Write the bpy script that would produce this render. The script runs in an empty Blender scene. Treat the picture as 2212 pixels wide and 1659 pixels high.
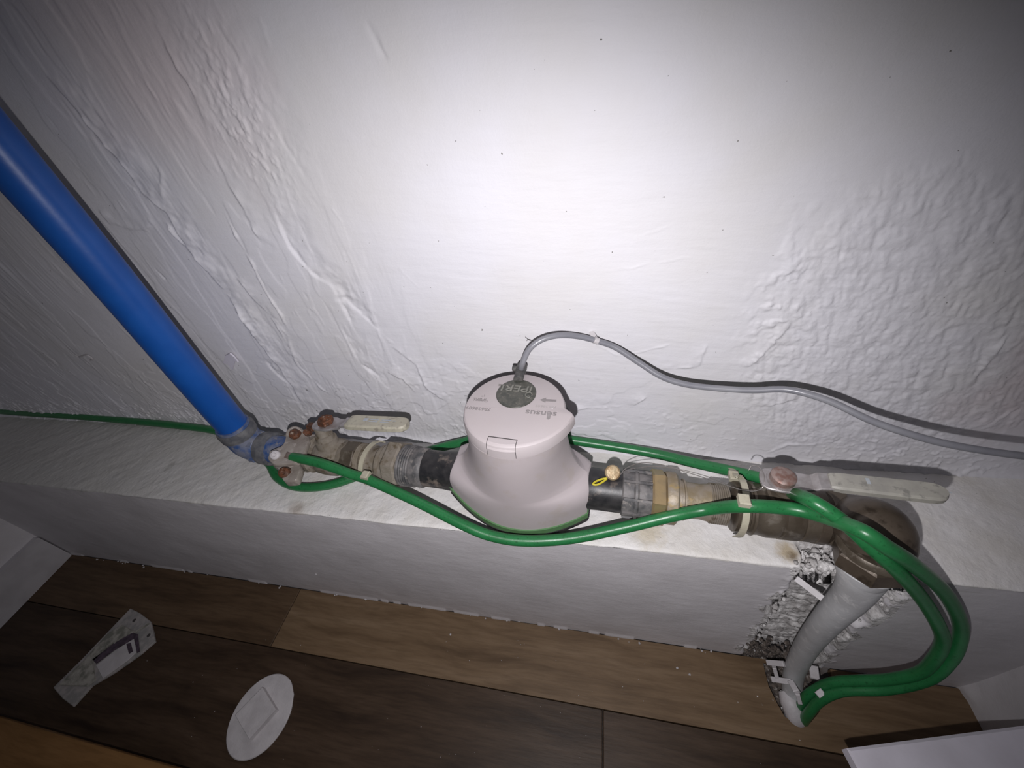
import bpy, math, random
import numpy as np
from mathutils import Vector, Matrix
random.seed(7)
S = bpy.context.scene
COL = S.collection

# ---------------------------------------------------------------- camera
FPX = 850.0
MR = np.array([[0.97961842, 0.16512443, -0.11437513],
               [0.02841465, -0.67759767, -0.73488366],
               [-0.19884757, 0.71665565, -0.66847912]])      # rows: right, down, forward
CAM = np.array([0.0, 0.0, 0.375])
cd = bpy.data.cameras.new('camera')
cam = bpy.data.objects.new('camera', cd); COL.objects.link(cam)
cd.sensor_fit = 'HORIZONTAL'; cd.sensor_width = 36.0
cd.lens = FPX / 2212 * 36.0
cd.clip_start = 0.01; cd.clip_end = 20
r_, d_, f_ = MR
cam.matrix_world = Matrix(((r_[0], -d_[0], -f_[0], CAM[0]), (r_[1], -d_[1], -f_[1], CAM[1]),
                           (r_[2], -d_[2], -f_[2], CAM[2]), (0, 0, 0, 1)))
S.camera = cam

# ---------------------------------------------------------------- light: the phone's torch beside the lens, faint room light
S.view_settings.view_transform = 'Standard'; S.view_settings.look = 'None'
S.view_settings.gamma = 1.0; S.view_settings.use_curve_mapping = False
S.view_settings.exposure = 0.0
w = bpy.data.worlds.new('world'); S.world = w; w.use_nodes = True
w.node_tree.nodes['Background'].inputs[0].default_value = (0.78, 0.80, 0.90, 1)
w.node_tree.nodes['Background'].inputs[1].default_value = 0.07
ld = bpy.data.lights.new('phone_torch', 'SPOT'); lo = bpy.data.objects.new('phone_torch', ld); COL.objects.link(lo)
lp = CAM + d_ * 0.040 - r_ * 0.010
lo.location = lp
aim = -r_ * 0.01 + d_ * 0.09 + f_
lo.rotation_euler = Vector(aim).to_track_quat('-Z', 'Y').to_euler()
ld.energy = 6.4; ld.shadow_soft_size = 0.0025; ld.color = (1.0, 0.975, 1.0)
ld.spot_size = math.radians(136); ld.spot_blend = 0.78

# ---------------------------------------------------------------- measuring helpers (photo pixel -> point on a real plane)
def ray(x, y):
    return MR.T @ np.array([(x - 1106.0) / FPX, (y - 829.5) / FPX, 1.0])
def on_z(x, y, z):
    r = ray(x, y); return CAM + r * ((z - CAM[2]) / r[2])
def on_y(x, y, Y):
    r = ray(x, y); return CAM + r * ((Y - CAM[1]) / r[1])
def on_d(x, y, d):
    return CAM + ray(x, y) * d
WALL = 0.2945; FRONT = 0.179; FLOOR = -0.2656; XL = -0.964; XR = 0.441
GX0, GX1 = 0.192, 0.270                                        # chase cut into the ledge for the pipe

# ---------------------------------------------------------------- materials
def new_mat(name):
    m = bpy.data.materials.new(name); m.use_nodes = True
    nt = m.node_tree; return m, nt, nt.nodes['Principled BSDF']
def N(nt, t, **kw):
    n = nt.nodes.new(t)
    for k, v in kw.items(): setattr(n, k, v)
    return n
def noise(nt, scale, detail=4, rough=0.55, vec=None, stretch=None):
    n = N(nt, 'ShaderNodeTexNoise'); n.inputs['Scale'].default_value = scale
    n.inputs['Detail'].default_value = detail; n.inputs['Roughness'].default_value = rough
    if vec is None:
        tc = N(nt, 'ShaderNodeTexCoord'); vec = tc.outputs['Object']
    if stretch:
        mp = N(nt, 'ShaderNodeMapping'); mp.inputs['Scale'].default_value = stretch
        nt.links.new(vec, mp.inputs['Vector']); vec = mp.outputs['Vector']
    nt.links.new(vec, n.inputs['Vector'])
    return n.outputs['Fac']
def ramp(nt, fac, stops):
    r = N(nt, 'ShaderNodeValToRGB'); e = r.color_ramp.elements
    while len(e) < len(stops): e.new(0.5)
    for i, (p, c) in enumerate(stops):
        e[i].position = p; e[i].color = (c[0], c[1], c[2], 1) if hasattr(c, '__len__') else (c, c, c, 1)
    nt.links.new(fac, r.inputs['Fac']); return r.outputs['Color']
def mix(nt, fac, a, b):
    m = N(nt, 'ShaderNodeMix'); m.data_type = 'RGBA'
    for s, v in ((0, fac), (6, a), (7, b)):
        if hasattr(v, 'is_output'): nt.links.new(v, m.inputs[s])
        elif s == 0: m.inputs[s].default_value = v
        else: m.inputs[s].default_value = (v[0], v[1], v[2], 1)
    return m.outputs[2]
def bump(nt, b, fac, dist, strength=1.0, prev=None):
    n = N(nt, 'ShaderNodeBump'); n.inputs['Distance'].default_value = dist; n.inputs['Strength'].default_value = strength
    nt.links.new(fac, n.inputs['Height'])
    if prev: nt.links.new(prev, n.inputs['Normal'])
    nt.links.new(n.outputs['Normal'], b.inputs['Normal']); return n.outputs['Normal']
def blob(nt, centre, radius, soft=0.6, wobble=0.006, wscale=90):
    """1 inside a ragged patch around a fixed place in the object's own space"""
    tc = N(nt, 'ShaderNodeTexCoord')
    d = N(nt, 'ShaderNodeVectorMath', operation='DISTANCE'); nt.links.new(tc.outputs['Object'], d.inputs[0])
    d.inputs[1].default_value = centre
    nz = noise(nt, wscale, 4)
    a = N(nt, 'ShaderNodeMath', operation='MULTIPLY_ADD'); nt.links.new(nz, a.inputs[0])
    a.inputs[1].default_value = wobble * 2; nt.links.new(d.outputs['Value'], a.inputs[2])
    mr = N(nt, 'ShaderNodeMapRange'); nt.links.new(a.outputs[0], mr.inputs[0])
    mr.inputs[1].default_value = radius + wobble; mr.inputs[2].default_value = radius * soft + wobble
    mr.clamp = True
    return mr.outputs[0]
def dirty(name, ca, cb, scale=60, lo_=0.4, hi=0.65, rough=0.6, metal=0.0, bscale=300, bdist=0.0004, cc=None, cscale=400):
    m, nt, b = new_mat(name)
    c = mix(nt, ramp(nt, noise(nt, scale, 6), [(lo_, 0.0), (hi, 1.0)]), ca, cb)
    if cc is not None:
        c = mix(nt, ramp(nt, noise(nt, cscale, 5, 0.6), [(0.56, 0.0), (0.66, 1.0)]), c, cc)
    nt.links.new(c, b.inputs['Base Color'])
    b.inputs['Roughness'].default_value = rough; b.inputs['Metallic'].default_value = metal
    if bdist: bump(nt, b, noise(nt, bscale, 4), bdist)
    return m

def wall_paint():
    m, nt, b = new_mat('white_wall_paint')
    base = mix(nt, ramp(nt, noise(nt, 7, 4), [(0.42, 0.0), (0.62, 1.0)]), (0.70, 0.69, 0.73), (0.67, 0.655, 0.665))
    pk = N(nt, 'ShaderNodeMath', operation='MULTIPLY'); pk.inputs[1].default_value = 0.65
    nt.links.new(blob(nt, (-0.30, WALL, 0.40), 0.11, 0.2, 0.05, 22), pk.inputs[0])
    base = mix(nt, pk.outputs[0], base, (0.69, 0.60, 0.61))
    pk2 = N(nt, 'ShaderNodeMath', operation='MULTIPLY'); pk2.inputs[1].default_value = 0.8
    nt.links.new(blob(nt, (0.37, WALL, 0.13), 0.09, 0.2, 0.05, 26), pk2.inputs[0])
    base = mix(nt, pk2.outputs[0], base, (0.56, 0.47, 0.48))
    specks = ramp(nt, noise(nt, 260, 2, 0.5), [(0.775, 0.0), (0.79, 1.0)])
    base = mix(nt, specks, base, (0.22, 0.21, 0.20))
    for px, py, r in ((1690, 706, .0022), (1664, 712, .0018), (1672, 695, .0014), (1298, 86, .0016), (685, 887, .002),
                      (663, 842, .0018), (726, 845, .0016), (1540, 562, .0012), (984, 305, .0012), (1527, 586, .0011), (1817, 812, .0012)):
        p = on_y(px, py, WALL)
        base = mix(nt, blob(nt, tuple(p), r * .6, 0.7, r * .35, 700), base, (0.10, 0.095, 0.085))
    nt.links.new(base, b.inputs['Base Color'])
    b.inputs['Roughness'].default_value = 0.62
    b.inputs['Specular IOR Level'].default_value = 0.28
    nrm = bump(nt, b, noise(nt, 700, 3), 0.00010)
    nrm = bump(nt, b, noise(nt, 60, 6, 0.55, stretch=(0.35, 1, 2.2)), 0.0005, 1, nrm)
    bump(nt, b, noise(nt, 190, 4, 0.6), 0.0002, 1, nrm)
    return m
def ledge_top():
    m, nt, b = new_mat('white_ledge_paint')
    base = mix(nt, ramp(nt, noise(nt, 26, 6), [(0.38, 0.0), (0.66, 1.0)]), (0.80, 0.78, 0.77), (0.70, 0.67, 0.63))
    for px, py, r, c in ((1700, 1192, .013, (0.42, 0.32, 0.17)), (1712, 1203, .006, (0.16, 0.11, 0.06)), (1400, 1150, .02, (0.60, 0.53, 0.40)),
                         (640, 1100, .012, (0.40, 0.34, 0.29)), (372, 1003, .006, (0.33, 0.31, 0.28)), (360, 1015, .005, (0.33, 0.31, 0.28))):
        p = on_z(px, py, 0)
        mm = N(nt, 'ShaderNodeMath', operation='MULTIPLY'); mm.inputs[1].default_value = 0.75
        nt.links.new(blob(nt, tuple(p), r, 0.3, r * 0.45, 160), mm.inputs[0])
        base = mix(nt, mm.outputs[0], base, c)
    # paint turns greyer towards the left end
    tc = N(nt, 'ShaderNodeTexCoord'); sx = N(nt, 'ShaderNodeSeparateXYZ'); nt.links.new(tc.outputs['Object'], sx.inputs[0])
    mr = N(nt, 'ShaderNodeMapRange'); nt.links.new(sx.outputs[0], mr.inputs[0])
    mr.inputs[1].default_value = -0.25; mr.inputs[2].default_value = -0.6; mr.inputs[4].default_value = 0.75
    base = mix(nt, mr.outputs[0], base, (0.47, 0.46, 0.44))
    specks = ramp(nt, noise(nt, 330, 2), [(0.74, 0.0), (0.76, 1.0)])
    base = mix(nt, specks, base, (0.25, 0.22, 0.19))
    nt.links.new(base, b.inputs['Base Color']); b.inputs['Roughness'].default_value = 0.6
    n1 = bump(nt, b, noise(nt, 110, 6, 0.6), 0.0012)
    bump(nt, b, noise(nt, 500, 3), 0.0002, 1, n1)
    return m
def ledge_front():
    m, nt, b = new_mat('grey_ledge_paint')
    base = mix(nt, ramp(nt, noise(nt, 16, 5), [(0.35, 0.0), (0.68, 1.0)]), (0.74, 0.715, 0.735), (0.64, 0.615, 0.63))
    specks = ramp(nt, noise(nt, 150, 3, 0.5, stretch=(0.6, 1, 1.5)), [(0.69, 0.0), (0.71, 1.0)])
    base = mix(nt, specks, base, (0.75, 0.73, 0.73))
    sc = ramp(nt, noise(nt, 120, 2, 0.5, stretch=(0.15, 1, 2.2)), [(0.72, 0.0), (0.75, 1.0)])
    base = mix(nt, sc, base, (0.62, 0.60, 0.60))
    nt.links.new(base, b.inputs['Base Color']); b.inputs['Roughness'].default_value = 0.55
    n1 = bump(nt, b, noise(nt, 60, 6, 0.55, stretch=(0.5, 1, 1.6)), 0.00045)
    bump(nt, b, noise(nt, 420, 3), 0.00015, 1, n1)
    return m
def wood(name, dark, mid, light, rough=0.5):
    m, nt, b = new_mat(name)
    tc = N(nt, 'ShaderNodeTexCoord'); oi = N(nt, 'ShaderNodeObjectInfo')
    ad = N(nt, 'ShaderNodeVectorMath', operation='ADD'); cb = N(nt, 'ShaderNodeCombineXYZ')
    mm = N(nt, 'ShaderNodeMath', operation='MULTIPLY'); mm.inputs[1].default_value = 9
    nt.links.new(oi.outputs['Random'], mm.inputs[0]); nt.links.new(mm.outputs[0], cb.inputs[1])
    nt.links.new(tc.outputs['Object'], ad.inputs[0]); nt.links.new(cb.outputs[0], ad.inputs[1])
    v = ad.outputs[0]
    dist = N(nt, 'ShaderNodeTexNoise'); dist.inputs['Scale'].default_value = 6; nt.links.new(v, dist.inputs['Vector'])
    a2 = N(nt, 'ShaderNodeVectorMath', operation='MULTIPLY_ADD'); a2.inputs[1].default_value = (0.05, 0.045, 0)
    nt.links.new(dist.outputs['Color'], a2.inputs[0]); nt.links.new(v, a2.inputs[2])
    g1 = noise(nt, 30, 8, 0.62, a2.outputs[0], (0.18, 1.6, 1))
    c = ramp(nt, g1, [(0.30, dark), (0.50, mid), (0.72, light)])
    g2 = noise(nt, 260, 4, 0.6, v, (0.10, 1.0, 1))
    c = mix(nt, ramp(nt, g2, [(0.45, 0.0), (0.75, 0.55)]), c, dark)
    kn = ramp(nt, noise(nt, 13, 3, 0.5, v, (0.7, 1.5, 1)), [(0.70, 0.0), (0.80, 1.0)])
    c = mix(nt, kn, c, tuple(x * 0.35 for x in dark))
    nt.links.new(c, b.inputs['Base Color']); b.inputs['Roughness'].default_value = rough
    b.inputs['Specular IOR Level'].default_value = 0.25
    bump(nt, b, g2, 0.0002)
    return m
M = dict(
    wall=wall_paint(), top=ledge_top(), front=ledge_front(),
    plaster=dirty('broken_plaster', (0.72, 0.70, 0.69), (0.42, 0.40, 0.39), 90, .38, .6, .85, 0, 260, .0016, (0.84, 0.82, 0.81), 170),
    mortar=dirty('dark_mortar', (0.05, 0.04, 0.035), (0.16, 0.13, 0.11), 180, .4, .6, .9, 0, 300, .0008, (0.4, 0.37, 0.35), 260),
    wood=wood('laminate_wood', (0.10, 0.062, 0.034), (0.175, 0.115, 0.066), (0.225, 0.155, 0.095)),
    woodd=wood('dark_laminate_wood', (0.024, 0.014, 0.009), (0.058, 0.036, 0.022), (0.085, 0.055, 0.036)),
    woodm=wood('brown_laminate_wood', (0.05, 0.03, 0.017), (0.105, 0.066, 0.038), (0.14, 0.092, 0.055)),
    wood2=wood('orange_brown_wood', (0.13, 0.065, 0.02), (0.22, 0.115, 0.042), (0.28, 0.15, 0.06)),
    skirt=dirty('white_skirting', (0.60, 0.58, 0.60), (0.50, 0.48, 0.50), 30, .4, .7, .5, 0, 300, .0002),
    stool=dirty('white_laminate', (0.68, 0.65, 0.72), (0.60, 0.57, 0.63), 25, .4, .7, .5, 0, 300, .0001),
    grout=dirty('screed', (0.20, 0.18, 0.17), (0.12, 0.10, 0.09), 80, .4, .6, .9),
    shell=dirty('meter_shell_plastic', (0.44, 0.392, 0.40), (0.425, 0.378, 0.382), 28, .45, .75, .55, 0, 900, .00004, (0.42, 0.37, 0.36), 45),
    lidp=dirty('meter_lid_plastic', (0.45, 0.405, 0.41), (0.44, 0.393, 0.395), 30, .4, .7, .55, 0, 900, .00003),
    ink=dirty('grey_print', (0.22, 0.20, 0.20), (0.26, 0.24, 0.24), 200, rough=.6, bdist=0),
    inkl=dirty('pale_print', (0.36, 0.33, 0.33), (0.42, 0.385, 0.385), 200, rough=.6, bdist=0),
    seam=dirty('seam_shadow_gap', (0.05, 0.045, 0.045), (0.08, 0.07, 0.07), 200, rough=.8, bdist=0),
    disc=dirty('dark_glass_window', (0.05, 0.053, 0.045), (0.085, 0.083, 0.07), 160, .42, .62, .28, 0, 500, .00006, (0.13, 0.12, 0.10), 420),
    discl=dirty('raised_disc_mark', (0.17, 0.17, 0.15), (0.24, 0.23, 0.20), 300, rough=.4, bdist=0),
    greenp=dirty('green_plastic', (0.085, 0.19, 0.075), (0.1, 0.22, 0.095), 80, rough=.45, bdist=.00005),
    black=dirty('black_plastic_dusty', (0.014, 0.014, 0.016), (0.035, 0.033, 0.034), 75, .40, .60, .42, 0, 300, .0001, (0.16, 0.13, 0.11), 55),
    blackc=dirty('black_plastic', (0.02, 0.02, 0.022), (0.05, 0.048, 0.046), 90, rough=.45, bdist=.0001),
    collar=dirty('grey_collar_plastic', (0.07, 0.07, 0.073), (0.175, 0.164, 0.161), 95, .38, .62, .55, 0, 260, .0003, (0.231, 0.21, 0.196), 160),
    clipp=dirty('dark_grey_clip', (0.05, 0.05, 0.05), (0.11, 0.105, 0.10), 180, rough=.6),
    brass=dirty('dull_brass_dusty', (0.245, 0.194, 0.122), (0.302, 0.259, 0.209), 85, .38, .62, .5, .25, 320, .0003, (0.36, 0.259, 0.108), 70),
    brassb=dirty('clean_brass', (0.42, 0.31, 0.17), (0.3, 0.235, 0.155), 60, .5, .7, .38, .55, 320, .0001),
    brassg=dirty('grimy_brass', (0.186, 0.155, 0.115), (0.26, 0.229, 0.192), 75, .38, .62, .6, .1, 260, .0005, (0.124, 0.096, 0.062), 110),
    brassd=dirty('dark_bronze', (0.083, 0.065, 0.047), (0.127, 0.105, 0.08), 60, .35, .65, .42, .3, 260, .0003, (0.186, 0.162, 0.132), 90),
    brasse=dirty('tarnished_elbow_brass', (0.077, 0.059, 0.043), (0.118, 0.093, 0.071), 45, .35, .65, .33, .35, 300, .00015, (0.054, 0.041, 0.03), 80),
    rust=dirty('rusty_steel', (0.149, 0.053, 0.022), (0.066, 0.03, 0.018), 160, .4, .6, .7, .1, 500, .0004, (0.294, 0.231, 0.189), 260),
    rustp=dirty('reddish_nut', (0.225, 0.128, 0.105), (0.315, 0.24, 0.217), 200, .4, .6, .5, .3, 500, .0002),
    steel=dirty('dull_plated_steel', (0.442, 0.416, 0.416), (0.323, 0.297, 0.289), 120, .4, .65, .38, .5, 500, .0001),
    zinc=dirty('cast_zinc_dusty', (0.338, 0.302, 0.266), (0.259, 0.223, 0.194), 90, .4, .65, .6, .1, 300, .0003, (0.403, 0.36, 0.324), 130),
    ivory=dirty('ivory_vinyl', (0.459, 0.435, 0.344), (0.377, 0.348, 0.279), 70, .4, .7, .5, 0, 400, .0001, (0.288, 0.264, 0.216), 200),
    ivoryd=dirty('grubby_ivory_vinyl', (0.4, 0.384, 0.336), (0.304, 0.292, 0.264), 60, .35, .65, .5, 0, 400, .0001, (0.24, 0.232, 0.208), 160),
    bluei=dirty('faded_blue_print', (0.38, 0.42, 0.47), (0.46, 0.48, 0.48), 300, rough=.6, bdist=0),
    blue=dirty('blue_polyethylene', (0.006, 0.075, 0.33), (0.008, 0.085, 0.36), 50, rough=.38, bdist=.00006),
    bluef=dirty('dusty_blue_plastic', (0.035, 0.084, 0.231), (0.175, 0.189, 0.245), 80, .42, .62, .5, 0, 300, .0002, (0.238, 0.231, 0.238), 130),
    greyd=dirty('dusty_dark_collar', (0.084, 0.087, 0.098), (0.161, 0.161, 0.164), 100, rough=.6),
    wire=dirty('green_cable_sheath', (0.018, 0.145, 0.045), (0.022, 0.175, 0.055), 60, .4, .7, .34, 0, 500, .00006, (0.012, 0.1, 0.03), 480),
    copper=dirty('dull_copper_strands', (0.22, 0.16, 0.13), (0.30, 0.25, 0.22), 300, metal=.5),
    tie=dirty('beige_nylon', (0.468, 0.442, 0.34), (0.408, 0.374, 0.289), 90, rough=.45),
    cable=dirty('grey_cable_sheath', (0.20, 0.20, 0.225), (0.26, 0.26, 0.28), 30, rough=.30, bdist=.00003),
    white=dirty('white_pvc', (0.476, 0.476, 0.484), (0.399, 0.395, 0.399), 45, .4, .7, .5, 0, 300, .0002, (0.558, 0.549, 0.549), 120),
    paperw=dirty('white_plastic', (0.561, 0.535, 0.544), (0.476, 0.451, 0.459), 60, rough=.5),
    seal=dirty('brass_seal', (0.42, 0.33, 0.2), (0.3, 0.2, 0.1), 200, rough=.45, metal=.3),
    yellow=dirty('yellow_plastic', (0.56, 0.48, 0.032), (0.496, 0.416, 0.032), 200, rough=.4),
    twine=dirty('thin_steel_wire', (0.45, 0.42, 0.40), (0.35, 0.32, 0.30), 200, rough=.35, metal=.8, bdist=0),
    card=dirty('speckled_card', (0.4, 0.368, 0.36), (0.288, 0.28, 0.272), 120, .4, .6, .6),
    grime=dirty('dirty_film', (0.20, 0.20, 0.17), (0.42, 0.40, 0.36), 90, .4, .6, .18, 0, 200, .0008),
    darkp=dirty('dark_violet_strip', (0.05, 0.035, 0.05), (0.10, 0.07, 0.10), 200, rough=.3),
)

# ---------------------------------------------------------------- mesh builder
def frame(axis):
    a = np.array(axis, float); a /= np.linalg.norm(a)
    t = np.array([0, 0, 1.0]) if abs(a[2]) < 0.9 else np.array([1.0, 0, 0])
    e1 = np.cross(t, a); e1 /= np.linalg.norm(e1); e2 = np.cross(a, e1)
    return a, e1, e2
def smooth_path(pts, seg=10):
    P = [np.array(p, float) for p in pts]; P = [2 * P[0] - P[1]] + P + [2 * P[-1] - P[-2]]
    out = []
    for i in range(1, len(P) - 2):
        p0, p1, p2, p3 = P[i - 1:i + 3]
        for k in range(seg):
            t = k / seg
            out.append(0.5 * (2 * p1 + (p2 - p0) * t + (2 * p0 - 5 * p1 + 4 * p2 - p3) * t * t + (3 * p1 - p0 - 3 * p2 + p3) * t ** 3))
    out.append(P[-2]); return out
class MB:
    def __init__(s): s.v = []; s.f = []
    def ring(s, pts):
        i = len(s.v); s.v += [tuple(p) for p in pts]; return list(range(i, i + len(pts)))
    def skin(s, rings, cap0=True, cap1=True):
        for a, b in zip(rings, rings[1:]):
            n = len(a)
            for k in range(n): s.f.append((a[k], a[(k + 1) % n], b[(k + 1) % n], b[k]))
        if cap0: s.f.append(tuple(reversed(rings[0])))
        if cap1: s.f.append(tuple(rings[-1]))
    def lathe(s, o, axis, prof, n=40, caps=True, phase=0.0, cap0=None, cap1=None):
        a, e1, e2 = frame(axis); o = np.array(o, float); R = []
        for t, r in prof:
            R.append(s.ring([o + a * t + (e1 * math.cos(q) + e2 * math.sin(q)) * max(r, 1e-5)
                             for q in [phase + 2 * math.pi * k / n for k in range(n)]]))
        s.skin(R, caps if cap0 is None else cap0, caps if cap1 is None else cap1); return s
    def hexnut(s, o, axis, h, r, n=6, ch=0.12, bore=None, phase=0.0):
        c = h * ch; return s.lathe(o, axis, [(0, r * 0.93), (c, r), (h - c, r), (h, r * 0.93)], n, True, phase)
    def tube(s, pts, r, n=14, seg=8, caps=True, raw=False):
        P = pts if raw else smooth_path(pts, seg)
        P = [np.array(p, float) for p in P]; m = len(P)
        if hasattr(r, '__len__'):
            rr = np.interp(np.linspace(0, len(r) - 1, m), range(len(r)), r)
        else: rr = [r] * m
        T = [P[min(i + 1, m - 1)] - P[max(i - 1, 0)] for i in range(m)]; T = [t / np.linalg.norm(t) for t in T]
        _, e1, e2 = frame(T[0]); R = []
        for i in range(m):
            e1 = e1 - T[i] * (e1 @ T[i]); e1 /= np.linalg.norm(e1); e2 = np.cross(T[i], e1)
            R.append(s.ring([P[i] + (e1 * math.cos(q) + e2 * math.sin(q)) * rr[i] for q in [2 * math.pi * k / n for k in range(n)]]))
        s.skin(R, caps, caps); return s
    def prism(s, poly, o, ex, ey, ez, h, bev=0.0):
        """outline in the ex/ey plane pulled h along ez, with a small edge bevel"""
        o = np.array(o, float); ex, ey, ez = [np.array(q, float) for q in (ex, ey, ez)]
        P = np.array(poly, float); c = P.mean(0)
        def rg(sc, z):
            Q = c + (P - c) * sc; return s.ring([o + ex * p[0] + ey * p[1] + ez * z for p in Q])
        if bev:
            k = 1 - bev / max(np.abs(P - c).max(), 1e-6)
            R = [rg(k, 0), rg(1, bev), rg(1, h - bev), rg(k, h)]
        else: R = [rg(1, 0), rg(1, h)]
        s.skin(R); return s
    def box(s, c, hs, ex=(1, 0, 0), ey=(0, 1, 0), ez=(0, 0, 1), bev=0.0):
        c = np.array(c, float); ez_ = np.array(ez, float)
        a, b, h = hs
        return s.prism([(-a, -b), (a, -b), (a, b), (-a, b)], c - ez_ * h, ex, ey, ez, 2 * h, bev)
    def lump(s, c, r, seed=0, flat=1.0, n=7):
        rnd = random.Random(seed); R = []
        c = np.array(c, float)
        top = []
        for i in range(1, n - 1):
            th = math.pi * i / (n - 1)
            R.append(s.ring([c + np.array([math.sin(th) * math.cos(q), math.sin(th) * math.sin(q), math.cos(th) * flat]) * r * rnd.uniform(.6, 1.25)
                             for q in [2 * math.pi * k / 8 for k in range(8)]]))
        s.skin(R); return s
    def build(s, name, mat, parent=None, smooth=True, angle=35, mats=None, midx=None):
        me = bpy.data.meshes.new(name); me.from_pydata([tuple(map(float, v)) for v in s.v], [], s.f)
        me.materials.append(mat)
        if mats:
            for q in mats: me.materials.append(q)
        if midx is not None: me.polygons.foreach_set('material_index', midx)
        fix_normals(me)
        if smooth:
            me.shade_smooth(); me.set_sharp_from_angle(angle=math.radians(angle))
        o = bpy.data.objects.new(name, me); COL.objects.link(o)
        if parent is not None: o.parent = parent; o.matrix_parent_inverse = parent.matrix_basis.inverted()
        return o
import bmesh
def fix_normals(me):
    bm = bmesh.new(); bm.from_mesh(me); bmesh.ops.recalc_face_normals(bm, faces=bm.faces); bm.to_mesh(me); bm.free()
def thing(name, label, cat, loc, group=None):
    o = bpy.data.objects.new(name, None); COL.objects.link(o); o.location = tuple(map(float, loc)); o.empty_display_size = 0.01
    return tag(o, label, cat, group)
def tag(o, label, cat, group=None):
    o['label'] = label; o['category'] = cat
    if group: o['group'] = group
    return o

# ---------------------------------------------------------------- relief noise (numpy)
def vnoise(x, y, seed=0):
    rs = np.random.RandomState(seed); tab = rs.rand(256, 256).astype(np.float32)
    xi = np.floor(x).astype(int); yi = np.floor(y).astype(int); fx = x - xi; fy = y - yi
    fx = fx * fx * (3 - 2 * fx); fy = fy * fy * (3 - 2 * fy)
    g = lambda a, b: tab[a & 255, b & 255]
    return (g(xi, yi) * (1 - fx) * (1 - fy) + g(xi + 1, yi) * fx * (1 - fy) + g(xi, yi + 1) * (1 - fx) * fy + g(xi + 1, yi + 1) * fx * fy) * 2 - 1
def fbm(x, y, seed=0, oct=4, gain=0.5):
    s = 0; a = 1.0; t = 0
    for i in range(oct):
        s = s + a * vnoise(x * 2 ** i + 17.3 * i, y * 2 ** i + 5.1 * i, seed + i); t += a; a *= gain
    return s / t
def sstep(a, b, x):
    t = np.clip((x - a) / (b - a), 0, 1); return t * t * (3 - 2 * t)
def poly_dist(x, y, P):
    """distance to a polyline, signed by side, plus how far along it (0..1)"""
    best = np.full(x.shape, 1e9); sg = np.ones(x.shape); al = np.zeros(x.shape); n = len(P) - 1
    for i in range(n):
        a = np.array(P[i]); b = np.array(P[i + 1]); d = b - a; L = max(d @ d, 1e-12)
        t = np.clip(((x - a[0]) * d[0] + (y - a[1]) * d[1]) / L, 0, 1)
        qx = x - a[0] - t * d[0]; qy = y - a[1] - t * d[1]; q = np.hypot(qx, qy)
        m = q < best; best = np.where(m, q, best)
        sg = np.where(m, np.sign(d[0] * qy - d[1] * qx), sg); al = np.where(m, (i + t) / n, al)
    return best, sg, al
def grid_object(name, X, Y, Z, mats, face_mat=None, kind='structure', smooth=True):
    h, w_ = X.shape; V = np.stack([X, Y, Z], -1).reshape(-1, 3).astype(np.float32)
    i = (np.arange(h - 1)[:, None] * w_ + np.arange(w_ - 1)[None]).ravel()
    F = np.stack([i, i + 1, i + w_ + 1, i + w_], -1).astype(np.int32)
    me = bpy.data.meshes.new(name); me.vertices.add(len(V)); me.vertices.foreach_set('co', V.ravel())
    me.loops.add(F.size); me.loops.foreach_set('vertex_index', F.ravel())
    me.polygons.add(len(F)); me.polygons.foreach_set('loop_start', (np.arange(len(F)) * 4).astype(np.int32))
    me.polygons.foreach_set('loop_total', np.full(len(F), 4, np.int32))
    for m in mats: me.materials.append(m)
    if face_mat is not None: me.polygons.foreach_set('material_index', face_mat.ravel().astype(np.int32))
    me.update(calc_edges=True); me.validate(); me.shade_smooth()
    o = bpy.data.objects.new(name, me); COL.objects.link(o)
    if kind: o['kind'] = kind
    return o

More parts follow.
